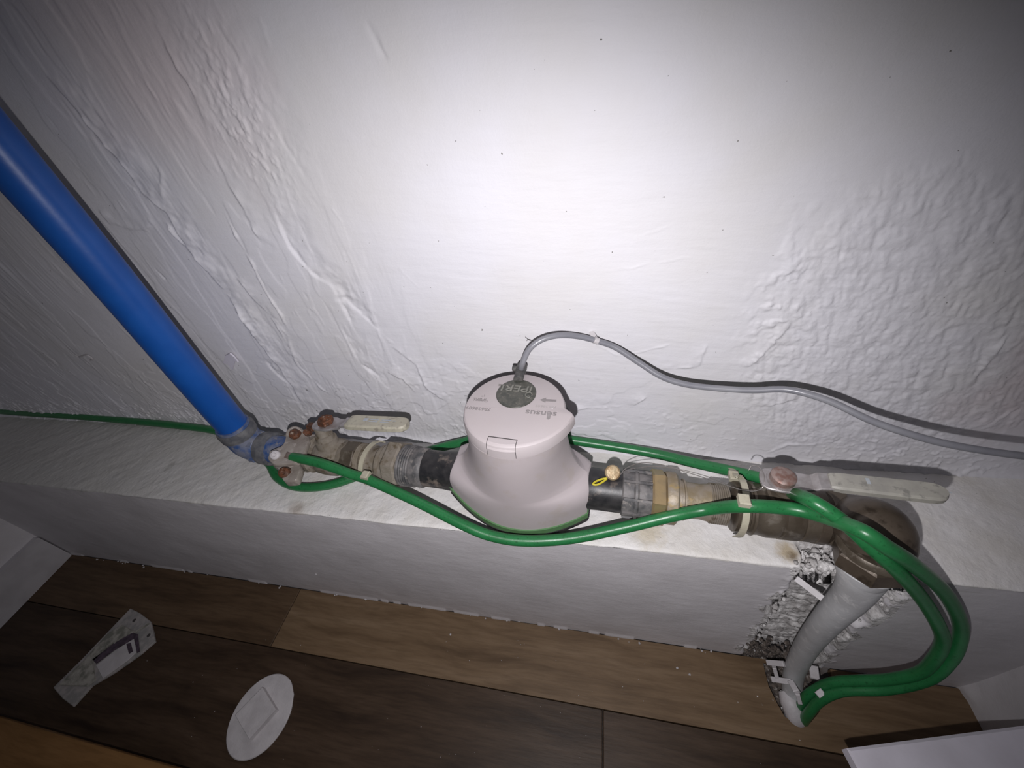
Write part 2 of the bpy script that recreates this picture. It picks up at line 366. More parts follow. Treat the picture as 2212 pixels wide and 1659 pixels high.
# ---------------------------------------------------------------- the wall
def pxw(pts, sc=1.0, ox=0.0, oy=0.0):
    return [tuple(on_y(ox + a * sc, oy + b * sc, WALL)[[0, 2]]) for a, b in pts]
Zc = 1 / 2.212
FE = [  # (points, kind, height in mm, width in mm)
    (pxw([(180, 330), (330, 480), (440, 620), (600, 800), (680, 920), (790, 1010), (900, 1190), (1010, 1320), (1110, 1450), (1200, 1570), (1260, 1659)], Zc), 'step', 1.5, 26),
    (pxw([(0, 190), (110, 340), (230, 500), (330, 620), (420, 750), (500, 900)], .3165, 500, 600), 'step', 1.5, 22),
    (pxw([(700, 60), (780, 200), (830, 310), (900, 410), (960, 560), (1020, 720), (1090, 880), (1170, 1020), (1230, 1130), (1330, 1290)], Zc), 'step', .9, 14),
    (pxw([(980, 60), (1100, 240), (1170, 390), (1280, 560), (1350, 690), (1480, 900)], Zc), 'step', -.7, 20),
    (pxw([(1060, 980), (1130, 1130), (1210, 1270), (1260, 1380), (1340, 1500), (1400, 1620)], Zc), 'ridge', 1.3, 2.2),
    (pxw([(1120, 1320), (1200, 1420), (1280, 1500), (1370, 1640)], Zc), 'step', 1.2, 10),
    (pxw([(1290, 900), (1320, 1040), (1380, 1190), (1480, 1300), (1600, 1400), (1700, 1600)], Zc), 'step', -1.3, 24),
    (pxw([(1600, 1400), (1780, 1560), (1900, 1659)], Zc), 'step', -.8, 14),
    (pxw([(650, 340), (700, 410), (760, 490)], Zc), 'ridge', .9, 2), (pxw([(390, 320), (450, 390)], Zc), 'ridge', .8, 3),
    (pxw([(630, 890), (665, 935)], Zc), 'ridge', 1.1, 1.8), (pxw([(555, 945), (612, 1020)], Zc), 'ridge', 1.0, 1.4),
    (pxw([(740, 1280), (800, 1340)], Zc), 'ridge', -1.2, 2), (pxw([(1480, 1460), (1540, 1540)], Zc), 'ridge', .9, 1.6),
    (pxw([(470, 1000), (530, 1070), (620, 1090), (700, 1100), (775, 1045)], Zc), 'step', 1.0, 12),
    (pxw([(790, 1060), (830, 1120), (900, 1190)], Zc), 'ridge', 2.0, 3), (pxw([(760, 780), (770, 900), (790, 960)], Zc), 'ridge', .7, 2.5),
    (pxw([(1580, 980), (1650, 1100)], Zc), 'ridge', .5, 1.2), (pxw([(1900, 1270), (2000, 1390)], Zc), 'ridge', .4, 1.2),
    (pxw([(1740, 80), (1800, 200), (1860, 310)], Zc), 'ridge', -.6, 3), (pxw([(1220, 60), (1290, 240)], Zc), 'ridge', .5, 2),
    (pxw([(590, 0), (700, 90), (720, 180)], .3165, 500, 600), 'step', -1.0, 10),
    (pxw([(735, 320), (840, 530), (900, 600), (980, 660), (1030, 720)], .3165, 500, 600), 'step', -1.3, 12),
    (pxw([(960, 390), (1100, 480), (1260, 600), (1330, 750), (1480, 850)], .3165, 500, 600), 'step', 1.0, 12),
    (pxw([(1050, 640), (1180, 690), (1260, 790)], .3165, 500, 600), 'step', 1.0, 8),
    (pxw([(900, 860), (1080, 890), (1140, 820), (1180, 790)], .3165, 500, 600), 'ridge', 1.0, 2),
    (pxw([(520, 190), (620, 310)], .3165, 500, 600), 'ridge', 1.0, 1.4), (pxw([(690, 745), (880, 770)], .3165, 500, 600), 'ridge', .8, 2.6),
    (pxw([(220, 560), (300, 650), (380, 720), (440, 830), (500, 920)], .3165, 500, 600), 'step', -1.0, 12),
    (pxw([(260, 240), (380, 400), (450, 600), (620, 760), (760, 850)], .3165, 500, 600), 'ridge', 1.0, 2.4),
    (pxw([(1180, 872), (1233, 882), (1366, 879), (1400, 856)]), 'step', 1.4, 8), (pxw([(1617, 869), (1658, 876), (1725, 859)]), 'step', 1.2, 8),
    (pxw([(1556, 864), (1612, 797), (1694, 715), (1740, 640)]), 'step', .8, 10), (pxw([(1400, 800), (1510, 790), (1530, 740)]), 'step', .9, 8),
    (pxw([(1270, 735), (1340, 770), (1500, 730)]), 'ridge', .6, 1.6), (pxw([(1186, 780), (1200, 830), (1215, 850)]), 'ridge', .7, 1.2),
    (pxw([(2110, 930), (2212, 870)]), 'ridge', 1.5, 4), (pxw([(2080, 840), (2160, 740), (2212, 690)]), 'ridge', 1.6, 5),
    (pxw([(1360, 520), (1420, 500), (1500, 470)]), 'ridge', .35, .9), (pxw([(1280, 590), (1400, 570), (1560, 540)]), 'ridge', .35, .9),
    (pxw([(1650, 980), (1700, 960), (1800, 960)]), 'ridge', 1.0, 3),
]
PEEL = pxw([(1600, 880), (1650, 720), (1690, 560), (1850, 430), (2050, 360), (2260, 380), (2300, 900), (1950, 960), (1700, 960)])
def inside(x, y, P):
    r = np.zeros(x.shape, bool); n = len(P)
    for i in range(n):
        (x0, y0), (x1, y1) = P[i], P[(i + 1) % n]
        c = ((y0 > y) != (y1 > y)) & (x < (x1 - x0) * (y - y0) / (y1 - y0 + 1e-12) + x0); r ^= c
    return r
def soft_mask(x, z, P, w_):
    d, _, _ = poly_dist(x, z, P + [P[0]]); s = np.where(inside(x, z, P), 1, -1)
    return sstep(-w_, w_, d * s)
def billow(x, y, seed=0, oct=3, gain=0.5):
    s_ = 0; a = 1.0; t = 0
    for i in range(oct):
        s_ = s_ + a * np.abs(vnoise(x * 2 ** i + 7.7 * i, y * 2 ** i + 3.3 * i, seed + i)); t += a; a *= gain
    return s_ / t
def flakes(x, z, sx, sz, seed, thr, edge=0.02):
    """layers of old paint: plateaus with crisp ragged borders"""
    return sstep(thr - edge, thr + edge, fbm(x * sx, z * sz, seed, 5, 0.55))
def wall_disp(x, z):
    d = 2.2e-3 * fbm(x * 5, z * 5, 3, 3) + 0.35e-3 * fbm(x * 30, z * 30, 4, 3)
    # wandering of every drawn line, so that nothing is straight
    wx = x + 1.8e-3 * fbm(x * 70, z * 70, 11, 3); wz = z + 1.8e-3 * fbm(x * 70, z * 70, 15, 3)
    left = 1 - sstep(-0.215, -0.12, x + (z - 0.12) * 0.28 + 0.03 * fbm(x * 9, z * 9, 21, 2))
    d += left * (0.9e-3 * fbm(x * 90, z * 14, 31, 4) * (0.12 + 0.6 * sstep(.0, .5, fbm(x * 10, z * 6, 33, 2))) + 0.2e-3 * np.abs(fbm(x * 230, z * 22, 36, 3)) * sstep(-.2, .5, fbm(x * 12, z * 8, 38, 2)) * 3)
    d += (1 - left) * 0.16e-3 * fbm(x * 18, z * 260 + x * 40, 41, 3) * (0.5 + 0.5 * sstep(-.3, .4, fbm(x * 10, z * 14, 44, 2)))
    low = 1 - sstep(0.03, 0.20, z + 0.25 * np.maximum(x + 0.1, 0))
    sx_ = x + 0.0 * z
    d += left * 0.55 * (0.7e-3 * flakes(sx_, z, 17, 4.0, 201, 0.12) + 0.5e-3 * flakes(sx_, z, 34, 6.5, 205, 0.16, .03) - 0.6e-3 * flakes(sx_, z, 26, 5, 209, 0.22, .03))
    d += low * (0.8e-3 * flakes(x, z, 13, 13, 213, 0.08) + 0.55e-3 * flakes(x, z, 30, 30, 217, 0.14, .03))
    pm = soft_mask(wx + 0.01 * fbm(x * 25, z * 25, 51, 2), wz + 0.01 * fbm(x * 25, z * 25, 53, 2), PEEL, 0.012)
    peb = fbm(x * 330 + z * 60, z * 210, 57, 3, .6)
    d += pm * (2.3e-3 * billow(x * 105 + z * 30, z * 62, 57, 3, .6) + 0.5e-3 * sstep(-.25, .6, peb) + 0.8e-3 * fbm(x * 75, z * 32, 59, 3))
    # crusty band low on the wall, stronger in patches
    band = (1 - sstep(0.015, 0.075, z + 0.02 * fbm(x * 14, z * 14, 61, 2)))
    patch = sstep(-.25, .35, fbm(x * 11 + 3, z * 7, 63, 3))
    d += band * patch * (1.6e-3 * sstep(0, .6, fbm(x * 230, z * 230, 65, 4)) + 1.0e-3 * fbm(x * 60, z * 60, 67, 3))
    c = pxw([(520, 262)])[0]
    pt = np.exp(-(((x - c[0]) / .022) ** 2 + ((z - c[1]) / .05) ** 2))
    d += pt * 1.5e-3 * sstep(-.1, .6, fbm(x * 380, z * 190, 71, 3))
    c = pxw([(1690, 660)])[0]
    d += np.exp(-(((x - c[0]) / .02) ** 2 + ((z - c[1]) / .06) ** 2)) * 2.4e-3 * sstep(-.1, .6, fbm(x * 130, z * 120, 73, 3))
    for P, kind, hmm, wmm in FE:
        xs = [p[0] for p in P]; zs = [p[1] for p in P]; mg = 0.03
        m = (x > min(xs) - mg) & (x < max(xs) + mg) & (z > min(zs) - mg) & (z < max(zs) + mg)
        if not m.any(): continue
        q, sg, al = poly_dist(wx[m], wz[m], P)
        end = sstep(0, .12, al) * (1 - sstep(.88, 1, al)) if kind == 'step' else 1.0
        var = np.clip(0.7 + 1.5 * fbm(x[m] * 70, z[m] * 70, 81, 3), 0, 1.5)
        if kind == 'step':
            s = sg * q
            f = sstep(-0.0012, 0.0012, s) * np.exp(-np.clip(s, 0, None) / (wmm * 1e-3)) * end
            f += 0.5 * np.exp(-(s / 0.0014) ** 2) * end * (0.4 + fbm(x[m] * 90, z[m] * 60, 85, 3))
            far = (q > mg * .97); f = np.where(far, 0, f * (1 - sstep(mg * .6, mg * .95, q)))
        else:
            f = np.exp(-(q / (wmm * 0.45e-3 * (0.5 + 1.2 * sstep(-.4, .5, fbm(x[m] * 120, z[m] * 120, 87, 2))))) ** 2) * sstep(0, .25, al) * (1 - sstep(.75, 1, al)) * 0.8
        d[m] += hmm * 1.35e-3 * f * var
    return d
xs = np.concatenate([np.arange(XL - .002, XR + .004, 0.0010)])
zs = np.concatenate([np.arange(-0.004, 0.470, 0.0010), np.arange(0.48, 1.3, 0.02)])
XX, ZZ = np.meshgrid(xs, zs)
DD = wall_disp(XX, ZZ)
# soft paint fillet where wall and ledge meet
DD += 0.005 * np.exp(-np.clip(ZZ, 0, None) / 0.0045)
grid_object('wall_back', XX, WALL - DD, ZZ, [M['wall']])

# ---------------------------------------------------------------- the ledge (front face and top in one folded skin), chase cut for the pipe
fz = np.arange(FLOOR - 0.001, -0.0017, 0.0014)
ty = np.arange(FRONT, WALL + 0.004, 0.0013)
prof = [(FRONT, z, 0) for z in fz] + [(y, 0.0, 1) for y in ty]
PY = np.array([p[0] for p in prof])[:, None]; PZ = np.array([p[1] for p in prof])[:, None]; PT = np.array([p[2] for p in prof])[:, None]
lx = np.arange(XL - .002, XR + .004, 0.0013)[None, :]
X = np.repeat(lx, len(prof), 0); Y = np.repeat(PY, lx.shape[1], 1).astype(float); Zz = np.repeat(PZ, lx.shape[1], 1).astype(float); T = np.repeat(PT, lx.shape[1], 1)
u2 = np.where(T == 0, Zz, Y - FRONT)                             # unrolled length
n_low = fbm(X * 8, u2 * 8 + 9, 101, 3); n_mid = fbm(X * 45, u2 * 45, 103, 4); n_hi = fbm(X * 190, u2 * 190, 107, 3)
disp = np.where(T == 0, 1.0e-3 * n_low + 0.25e-3 * n_mid + 0.06e-3 * n_hi, 1.3e-3 * n_low + 0.7e-3 * n_mid + 0.28e-3 * sstep(.0, .7, n_hi))
# slanting trowel marks on the top
disp += np.where(T == 1, 0.5e-3 * fbm((X - 1.2 * u2) * 70, (X + u2) * 14, 109, 3), 0)
# ragged skirt at the floor
edge_n = fbm(X * 35, X * 0 + 3.3, 113, 3)
disp += np.where(T == 0, 1.6e-3 * sstep(0.010, 0.0, Zz - FLOOR) * (edge_n > 0.05), 0)
# chase
mid = 0.5 * (GX0 + GX1) + 0.012 * sstep(-.05, -.27, Zz) * (T == 0)
half = 0.5 * (GX1 - GX0) + 0.003 + 0.005 * fbm(X * 60, u2 * 60, 117, 3) + 0.006 * fbm(X * 0 + 2, u2 * 50, 119, 2)
g = sstep(half + 0.003, half - 0.006, np.abs(X - mid))
rough_in = 4.5e-3 * fbm(X * 80, u2 * 80, 123, 4, .6) + 3.2e-3 * fbm(X * 40, u2 * 150, 127, 3)
depth = np.where(T == 0, 0.018, 0.024 * sstep(0.030, 0.012, u2 + 0.006 * fbm(X * 50, X * 0, 131, 3)))
disp = disp - g * (depth - rough_in * np.where(T == 0, 1, sstep(0.034, 0.010, u2)))
# crumbly rim of the chase
rim = np.exp(-((np.abs(X - mid) - half - 0.004) / 0.006) ** 2) * (T == 0)
disp += rim * (1.8e-3 * sstep(-.1, .6, fbm(X * 120, u2 * 120, 133, 4, .6)))
Y = Y - np.where(T == 0, disp, 0); Zz = Zz + np.where(T == 1, disp, 0)
# rounded, slightly wandering front arris
ar = np.exp(-np.abs(u2) / 0.0022) * 0.0013; wob = 0.0012 * fbm(X * 26, X * 0 + 1, 137, 4)
Zz = Zz - np.where(T == 1, ar, 0); Y = Y + wob * np.exp(-np.abs(u2) / 0.01)
fm = (T[:-1, :-1] == 0).astype(int)
gi = (g[:-1, :-1] > 0.5) | (rim[:-1, :-1] * (n_mid[:-1, :-1] > -.05) > .45)
gi &= ~((T[:-1, :-1] == 1) & (u2[:-1, :-1] > 0.028))
fm = np.where(gi, 2, np.where(fm == 1, 1, 0))
fm = np.where((T[:-1, :-1] == 0) & (Zz[:-1, :-1] > -0.0035 - 0.002 * n_mid[:-1, :-1]) & (fm == 1), 0, fm)
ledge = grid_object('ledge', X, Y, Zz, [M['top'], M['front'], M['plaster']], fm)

# ---------------------------------------------------------------- side walls, baseboard
def slab(name, c, hs, mat, kind='structure', parent=None, bev=0.0):
    o = MB().box(c, hs, bev=bev).build(name, mat, parent, smooth=False)
    if kind and parent is None: o['kind'] = kind
    return o
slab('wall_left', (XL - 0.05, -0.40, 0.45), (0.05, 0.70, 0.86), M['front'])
slab('baseboard_left', (XL + 0.004, -0.26, FLOOR + 0.0355), (0.006, 0.437, 0.035), M['skirt'], bev=0.0015)
yy = np.arange(-0.9, WALL, 0.006); zz = np.concatenate([np.arange(FLOOR - .002, 0.0, 0.004), np.arange(0.0, 1.3, 0.02)])
YY, ZZ2 = np.meshgrid(yy, zz)
DR = 2.5e-3 * fbm(YY * 9, ZZ2 * 9, 141, 4) + 4e-3 * sstep(0.03, 0.0, ZZ2 - FLOOR) * sstep(0, .5, fbm(YY * 40, ZZ2 * 40, 143, 3))
grid_object('wall_right', XR - DR, YY, ZZ2, [M['front']])

# ---------------------------------------------------------------- floor: screed with separate laminate planks, hole for the pipe
fl = MB().box((-0.26, -0.3, FLOOR - 0.035), (0.72, 0.62, 0.01)).build('floor', M['grout'], smooth=False); fl['kind'] = 'structure'
def plank(x0, x1, y0, y1, hole=False, mat_='woodd'):
    g_ = 0.0006; b = MB().box(((x0 + x1) / 2, (y0 + y1) / 2, FLOOR - 0.004), ((x1 - x0) / 2 - g_, (y1 - y0) / 2 - g_, 0.004), bev=0.0007)
    o = b.build('plank', M[mat_], fl, smooth=False)
    if hole:
        ring = [on_z(px, py, FLOOR)[:2] for px, py in ((1648, 1432), (1652, 1452), (1662, 1482), (1676, 1518), (1697, 1548), (1724, 1568), (1752, 1562), (1768, 1540), (1786, 1505), (1800, 1470), (1790, 1440))]
        ring = [(p[0] + .0012 * math.sin(9 * i), p[1]) for i, p in enumerate(ring)]
        cut = MB().prism(ring, (0, 0, FLOOR - 0.02), (1, 0, 0), (0, 1, 0), (0, 0, 1), 0.04).build('cutter', M['grout'], smooth=False)
        md = o.modifiers.new('hole', 'BOOLEAN'); md.object = cut; md.operation = 'DIFFERENCE'; md.solver = 'EXACT'
        dg = bpy.context.evaluated_depsgraph_get(); me = bpy.data.meshes.new_from_object(o.evaluated_get(dg))
        o.modifiers.clear(); o.data = me; bpy.data.objects.remove(cut)
    return o
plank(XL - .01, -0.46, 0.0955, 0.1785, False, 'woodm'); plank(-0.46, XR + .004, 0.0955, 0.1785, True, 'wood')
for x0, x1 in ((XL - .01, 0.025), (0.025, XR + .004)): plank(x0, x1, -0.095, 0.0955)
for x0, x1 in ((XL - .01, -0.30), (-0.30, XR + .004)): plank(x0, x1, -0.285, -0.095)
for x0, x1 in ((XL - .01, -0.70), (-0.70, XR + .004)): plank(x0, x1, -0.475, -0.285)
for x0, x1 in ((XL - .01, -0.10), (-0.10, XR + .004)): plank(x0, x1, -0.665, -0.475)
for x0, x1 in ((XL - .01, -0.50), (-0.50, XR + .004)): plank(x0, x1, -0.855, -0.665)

# ---------------------------------------------------------------- pipework axis frame
AX = np.array([1.0, -0.0517, 0.0]); AX /= np.linalg.norm(AX); AV = np.array([-AX[1], AX[0], 0.0]); AW = np.array([0, 0, 1.0])
ZP = 0.036
def ax(x, v=0.0, w_=0.0):
    return np.array([x, 0.2185 - 0.0517 * x, ZP]) + AV * v + AW * w_
def rot_about(axis, ang, v):
    axis = np.array(axis, float); v = np.array(v, float); c, s_ = math.cos(ang), math.sin(ang)
    return v * c + np.cross(axis, v) * s_ + axis * (axis @ v) * (1 - c)
def thread(x0, x1, r, pitch=0.0018, amp=0.0006):
    n = max(2, int((x1 - x0) / pitch)); p = []
    for i in range(n): p += [(i * pitch, r - amp), (i * pitch + pitch * .5, r + amp)]
    return p

# ======================================================================= WATER METER
MCX = -0.0685
mc = ax(MCX); mt = thing('water_meter', 'pinkish white round water meter with a flat lid standing on the ledge', 'water meter', (mc[0], mc[1], 0.0))
LC = np.array([-0.0645, 0.2265])                                  # lid centre in plan
def lens_ring(z, a, bq, wq, cx, cy, n=72, p=1.25):
    P = []
    for k in range(n + 1):
        th = math.pi * k / n; P.append((a * math.cos(th), wq + (bq - wq) * abs(math.sin(th)) ** p))
    for k in range(n + 1):
        th = math.pi + math.pi * k / n; P.append((a * math.cos(th), -(wq + (bq - wq) * abs(math.sin(th)) ** p)))
    return [np.array([cx, cy, z]) + AX * u + AV * v for u, v in P]
ZT = 0.137; RL = 0.0437
def shell_rings(mb, zlist, inset=0.0, low=None):
    R = []
    for z in zlist:
        s = np.clip((z - 0.004) / 0.114, 0, 1); f = np.clip((0.118 - z) / 0.066, 0, 1)
        a = float(np.interp(z, [0, .050, .056, .059, .063, .070, .077, .085, .10, .12], [.0683, .068, .0662, .0630, .0590, .0545, .0512, .0486, .0455, .0438])); wq = 0.0212 * math.sqrt(max(0.0, 1 - (max(z - 0.036, 0) / 0.0205) ** 2))
        pw = float(np.interp(z, [0, .025, .050, .085, .112], [2.0, 1.95, 1.72, 1.28, 1.0]))
        cx = LC[0] * s + MCX * (1 - s); cy = LC[1] * s + (mc[1] + .001) * (1 - s)
        R.append((z, a - inset, 0.0436 - inset, max(wq - inset * .5, 0), cx, cy, pw))
    return R
# lower edge of the white shell rises towards the two pipe ends
def edge_rise(u, a): return (0.009 if u > 0 else 0.023) * (abs(u) / a) ** 2.0
b = MB(); rings = []
zl = [0.0135, 0.018, 0.026, 0.034, 0.040, 0.045, 0.049, 0.052, 0.055, 0.0575, 0.0595, 0.061, 0.063, 0.066, 0.070, 0.075, 0.080, 0.086, 0.092, 0.098, 0.104, 0.110, 0.116, 0.122]
for i, (z, a, bq, wq, cx, cy, pw) in enumerate(shell_rings(b, zl)):
    P = lens_ring(z, a, bq, wq, cx, cy, p=pw); Q = []
    k_ = max(0, 1 - (z - 0.012) / 0.05)
    for p in P:
        u = (p - np.array([cx, cy, z])) @ AX; q = p.copy(); q[2] += edge_rise(u, a) * k_; Q.append(q)
    rings.append(b.ring(Q))
b.skin(rings, False, True)
b.build('shell', M['shell'], mt, angle=50)
def strip(z0, z1, off, name, mat, x0=0.0):
    b = MB(); R = []
    _, a, bq, wq, cx, cy, pw = shell_rings(b, [0.012])[0]
    for z, o_ in ((z0, off - .004), (z0, off), (z1, off), (z1, off - .004)):
        P = lens_ring(z, a + o_, bq + o_, wq + o_ * .5, cx, cy, p=pw)
        Q = []
        for p in P:
            u = (p - np.array([cx, cy, z])) @ AX; q = p.copy(); q[2] += edge_rise(u, a); Q.append(q)
        R.append(b.ring(Q))
    b.skin(R, True, True); return b.build(name, mat, mt, angle=50)
strip(0.0075, 0.0145, 0.0014, 'green_trim', M['greenp'])
# black lower body
b = MB(); R = []
_, a, bq, wq, cx, cy, pw = shell_rings(b, [0.012])[0]
for z, o_ in ((0.0008, -.006), (0.002, 0.0008), (0.0080, 0.0022), (0.0080, -.006)):
    P = lens_ring(z, a + o_, bq + o_, wq + o_ * .4, cx, cy, p=pw); Q = []
    for p in P:
        u = (p - np.array([cx, cy, z])) @ AX; q = p.copy(); q[2] += edge_rise(u, a) * (1 if z > .008 else .8); Q.append(q)
    R.append(b.ring(Q))
b.skin(R); b.build('lower_body', M['blackc'], mt, angle=50)
# lid: round, with a swelling that ends in a thumb lip on the right
def lid_r(th):
    d = math.degrees(th); d = (d + 180) % 360 - 180              # 0 = along the pipe to the right, 90 = towards the wall
    r = RL
    if -88 <= d <= -3: t = (d + 88) / 85; r += 0.0080 * t ** 2.0
    elif -3 < d <= 5: r += 0.0080 * (1 - (d + 3) / 8)
    return r
def lid_ring(z, off, n=180):
    return [np.array([LC[0], LC[1], z]) + (AX * math.cos(t) + AV * math.sin(t)) * (lid_r(t) + off) for t in [2 * math.pi * k / n for k in range(n)]]
b = MB()
lowdrop = lambda P, k: [np.array([p[0], p[1], p[2] - k * 0.006 * max(0, -((p[:2] - LC) @ AV[:2]) / RL)]) for p in P]
def flat_ring(z, off, k):
    return [np.array([LC[0], LC[1], z]) + (AX * math.cos(t) + AV * math.sin(t)) * (lid_r(t) + off - k * max(0, -math.sin(t))) for t in [2 * math.pi * q / 180 for q in range(180)]]
R = [b.ring(lowdrop(lid_ring(0.1270, -0.0015), .4)), b.ring(lowdrop(lid_ring(0.1270, 0.0007), .4)), b.ring(flat_ring(0.1325, 0.0006, .0003)), b.ring(flat_ring(ZT - .0014, -0.0002, .0008)),
     b.ring(flat_ring(ZT - .0003, -0.0012, .0012)), b.ring(flat_ring(ZT, -0.0022, .0014)), b.ring([np.array([LC[0], LC[1], ZT]) + (AX * math.cos(t) + AV * math.sin(t)) * 0.02 for t in [2 * math.pi * k / 180 for k in range(180)]])]
b.skin(R); lid = b.build('lid', M['lidp'], mt, angle=28)
# dark band round the wall side of the lid
b = MB(); R = []
for z, r in ((0.112, RL + .0010), (0.1185, RL + .0022), (0.127, RL + .0022), (0.127, RL - .002)):
    R.append(b.ring([np.array([LC[0], LC[1], z]) + (AX * math.cos(t) + AV * math.sin(t)) * r + AV * 0.0012 for t in [math.radians(8 + 164 * k / 60) for k in range(61)]]))
for A_, B_ in zip(R, R[1:]):
    for k in range(60): b.f.append((A_[k], A_[k + 1], B_[k + 1], B_[k]))
b.build('rear_band', M['blackc'], mt, angle=50)
# clip tab on the front of the lid with its slot
tabc = on_z(1082, 958, ZT)[:2]; fr = (tabc - LC); fr = fr / np.linalg.norm(fr); FRD = np.array([fr[0], fr[1], 0]); FRT = np.array([-fr[1], fr[0], 0])
o3 = np.array([LC[0], LC[1], 0])
b = MB()
for sgn in (-1, 1):
    b.tube([o3 + FRD * q_ + FRT * sgn * 0.0118 + AW * z_ for q_, z_ in ((.0345, ZT), (.0392, ZT), (.0412, ZT - .0015), (.0425, .1320), (.0428, .1245))], .00028, 6, raw=True)
b.box(o3 + FRD * 0.0345 + AW * (ZT - .0008), (0.00035, 0.0119, 0.0010), FRD, FRT, AW)
b.build('clip_slot', M['seam'], lid, smooth=False)
b = MB(); R = []
for rad, z in ((0.0352, ZT + .0002), (0.0405, ZT + .0001), (0.0428, ZT - .0020), (0.0444, 0.1325), (0.0446, 0.1240), (0.0430, 0.1225), (0.0352, 0.1225)):
    R.append(b.ring([o3 + FRD * math.sqrt(max(rad ** 2 - y * y * (1 if rad > .036 else 0), 1e-9)) + FRT * y + AW * z for y in (-.0115, -.0085, -.0045, 0, .0045, .0085, .0115)]))
for A_, B_ in zip(R, R[1:]):
    for k in range(6): b.f.append((A_[k], A_[k + 1], B_[k + 1], B_[k]))
b.f.append(tuple(q[0] for q in R)); b.f.append(tuple(q[-1] for q in reversed(R)))
b.build('clip_tab', M['lidp'], lid, angle=30)
# fold line across the lid
p0, p1 = on_z(998, 876, ZT)[:2], on_z(1206, 889, ZT)[:2]
b = MB(); d01 = (p1 - p0) / np.linalg.norm(p1 - p0)
b.box(((p0 + p1) / 2).tolist() + [ZT + .00005], (np.linalg.norm(p1 - p0) / 2, 0.00018, 0.0001), (d01[0], d01[1], 0), (-d01[1], d01[0], 0), (0, 0, 1))
b.build('fold_line', M['shell'], lid, smooth=False)
# dark round window with its raised mark
wc = on_z(1115, 850, ZT); wr = 0.0178
b = MB().lathe((wc[0], wc[1], ZT - .001), (0, 0, 1), [(0, wr), (.0013, wr), (.0018, wr - .0006), (.0019, wr - .002), (.0019, .001)], 72)
win = b.build('window', M['disc'], mt, angle=30)
def text_mesh(name, txt, size, mat, parent, pos, ang, sx=1.0, thick=0.00008, bold=0.0, shear=0.0, align='CENTER'):
    cu = bpy.data.curves.new(name, 'FONT'); cu.body = txt; cu.size = size; cu.align_x = align; cu.align_y = 'CENTER'
    cu.extrude = thick; cu.offset = bold; cu.shear = shear; cu.resolution_u = 4
    o = bpy.data.objects.new(name, cu); COL.objects.link(o)
    dg = bpy.context.evaluated_depsgraph_get(); me = bpy.data.meshes.new_from_object(o.evaluated_get(dg))
    bpy.data.objects.remove(o); me.name = name
    mw = Matrix.Translation(Vector([float(q) for q in pos])) @ Matrix.Rotation(ang, 4, 'Z') @ Matrix.Diagonal((sx, 1, 1, 1))
    me.transform(mw); me.materials.clear(); me.materials.append(mat)
    for p in me.polygons: p.material_index = 0
    q = bpy.data.objects.new(name, me); COL.objects.link(q); q.parent = parent; q.matrix_parent_inverse = parent.matrix_basis.inverted()
    return q
ANG = math.pi - 0.052                                            # the print is upside down to the viewer
def zt(px, py, dz=0.00012): p = on_z(px, py, ZT); p[2] = ZT + dz; return p
text_mesh('serial_number', '78638609', 0.0048, M['ink'], lid, zt(1033, 882.5), ANG, 1.18, bold=.00004)
text_mesh('serial_number', '78638609', 0.0036, M['inkl'], lid, zt(1179, 878), ANG, 1.25)
text_mesh('maker_lettering', 'sensus', 0.0083, M['ink'], lid, zt(1168.5, 893), ANG, 1.22, bold=.00012)
b = MB()
for i, hh in enumerate((.0046, .0058, .0050)):
    p = zt(1187 - i * 2.6 + 0.8, 900.5, .0001); b.box(p, (.00042, hh / 2, .00008), (AX[0], AX[1], 0), (AV[0], AV[1], 0), (0, 0, 1))
b.build('maker_mark', M['ink'], lid, smooth=False)
pa, pb_ = zt(1166, 864), zt(1202, 866); dd = (pb_ - pa) / np.linalg.norm(pb_ - pa); pe = np.array([-dd[1], dd[0], 0]); L = np.linalg.norm(pb_ - pa)
b = MB().prism([(0, 0), (.0052, -.0030), (.0052, -.0012), (L, -.0012), (L, .0012), (.0052, .0012), (.0052, .0030)], pa, dd, pe, (0, 0, 1), .00015)
b.build('flow_arrow', M['ink'], lid, smooth=False)
text_mesh('size_mark', '1"', 0.0042, M['ink'], lid, zt(1045, 854), ANG, 1.0)
text_mesh('type_lettering', 'iPERL', 0.0046, M['ink'], lid, zt(1036, 863), ANG, 1.15, bold=.0001, shear=.2)
b = MB().tube([zt(1050, 867, .0002) + np.array([.0011 * math.cos(t), .0011 * math.sin(t), 0]) for t in [k * .62 for k in range(11)]], .00022, 6, raw=True)
b.build('type_mark', M['ink'], lid)
def zw(px, py): p = on_z(px, py, ZT + .001); p[2] = ZT + .00105; return p
text_mesh('window_lettering', 'iPERL', 0.0108, M['discl'], win, zw(1113, 838.5), ANG, 1.28, thick=.0002, bold=.0001, shear=.1)
b = MB().tube([zw(1142, 853) + np.array([.0030 * math.cos(t), .0030 * math.sin(t), 0]) for t in [k * .4 - .3 for k in range(15)]], .0004, 6, raw=True)
b.build('window_mark', M['discl'], win)
# little bright screw dot on the lid
b = MB().lathe(zt(1193, 882), (0, 0, 1), [(0, .0008), (.0003, .0007), (.0005, .0002)], 12); b.build('dot', M['paperw'], lid)
# cable gland clip standing on the window
g0 = on_z(1119, 822, ZT + .001); g1 = on_d(1128, 790, 0.372); ga = g1 - g0
b = MB().lathe(g0, ga, [(0, .0040), (.001, .0046), (np.linalg.norm(ga) * .55, .0044), (np.linalg.norm(ga) * .6, .0052), (np.linalg.norm(ga), .0048), (np.linalg.norm(ga) + .001, .003)], 20)
gl = b.build('cable_gland', M['clipp'], mt)
b = MB().lathe(g0 + ga * .78 - AX * .0085, AX, [(0, .0022), (.0006, .0028), (.0058, .0028), (.0085, .002)], 14); b.build('gland_ear', M['clipp'], gl)
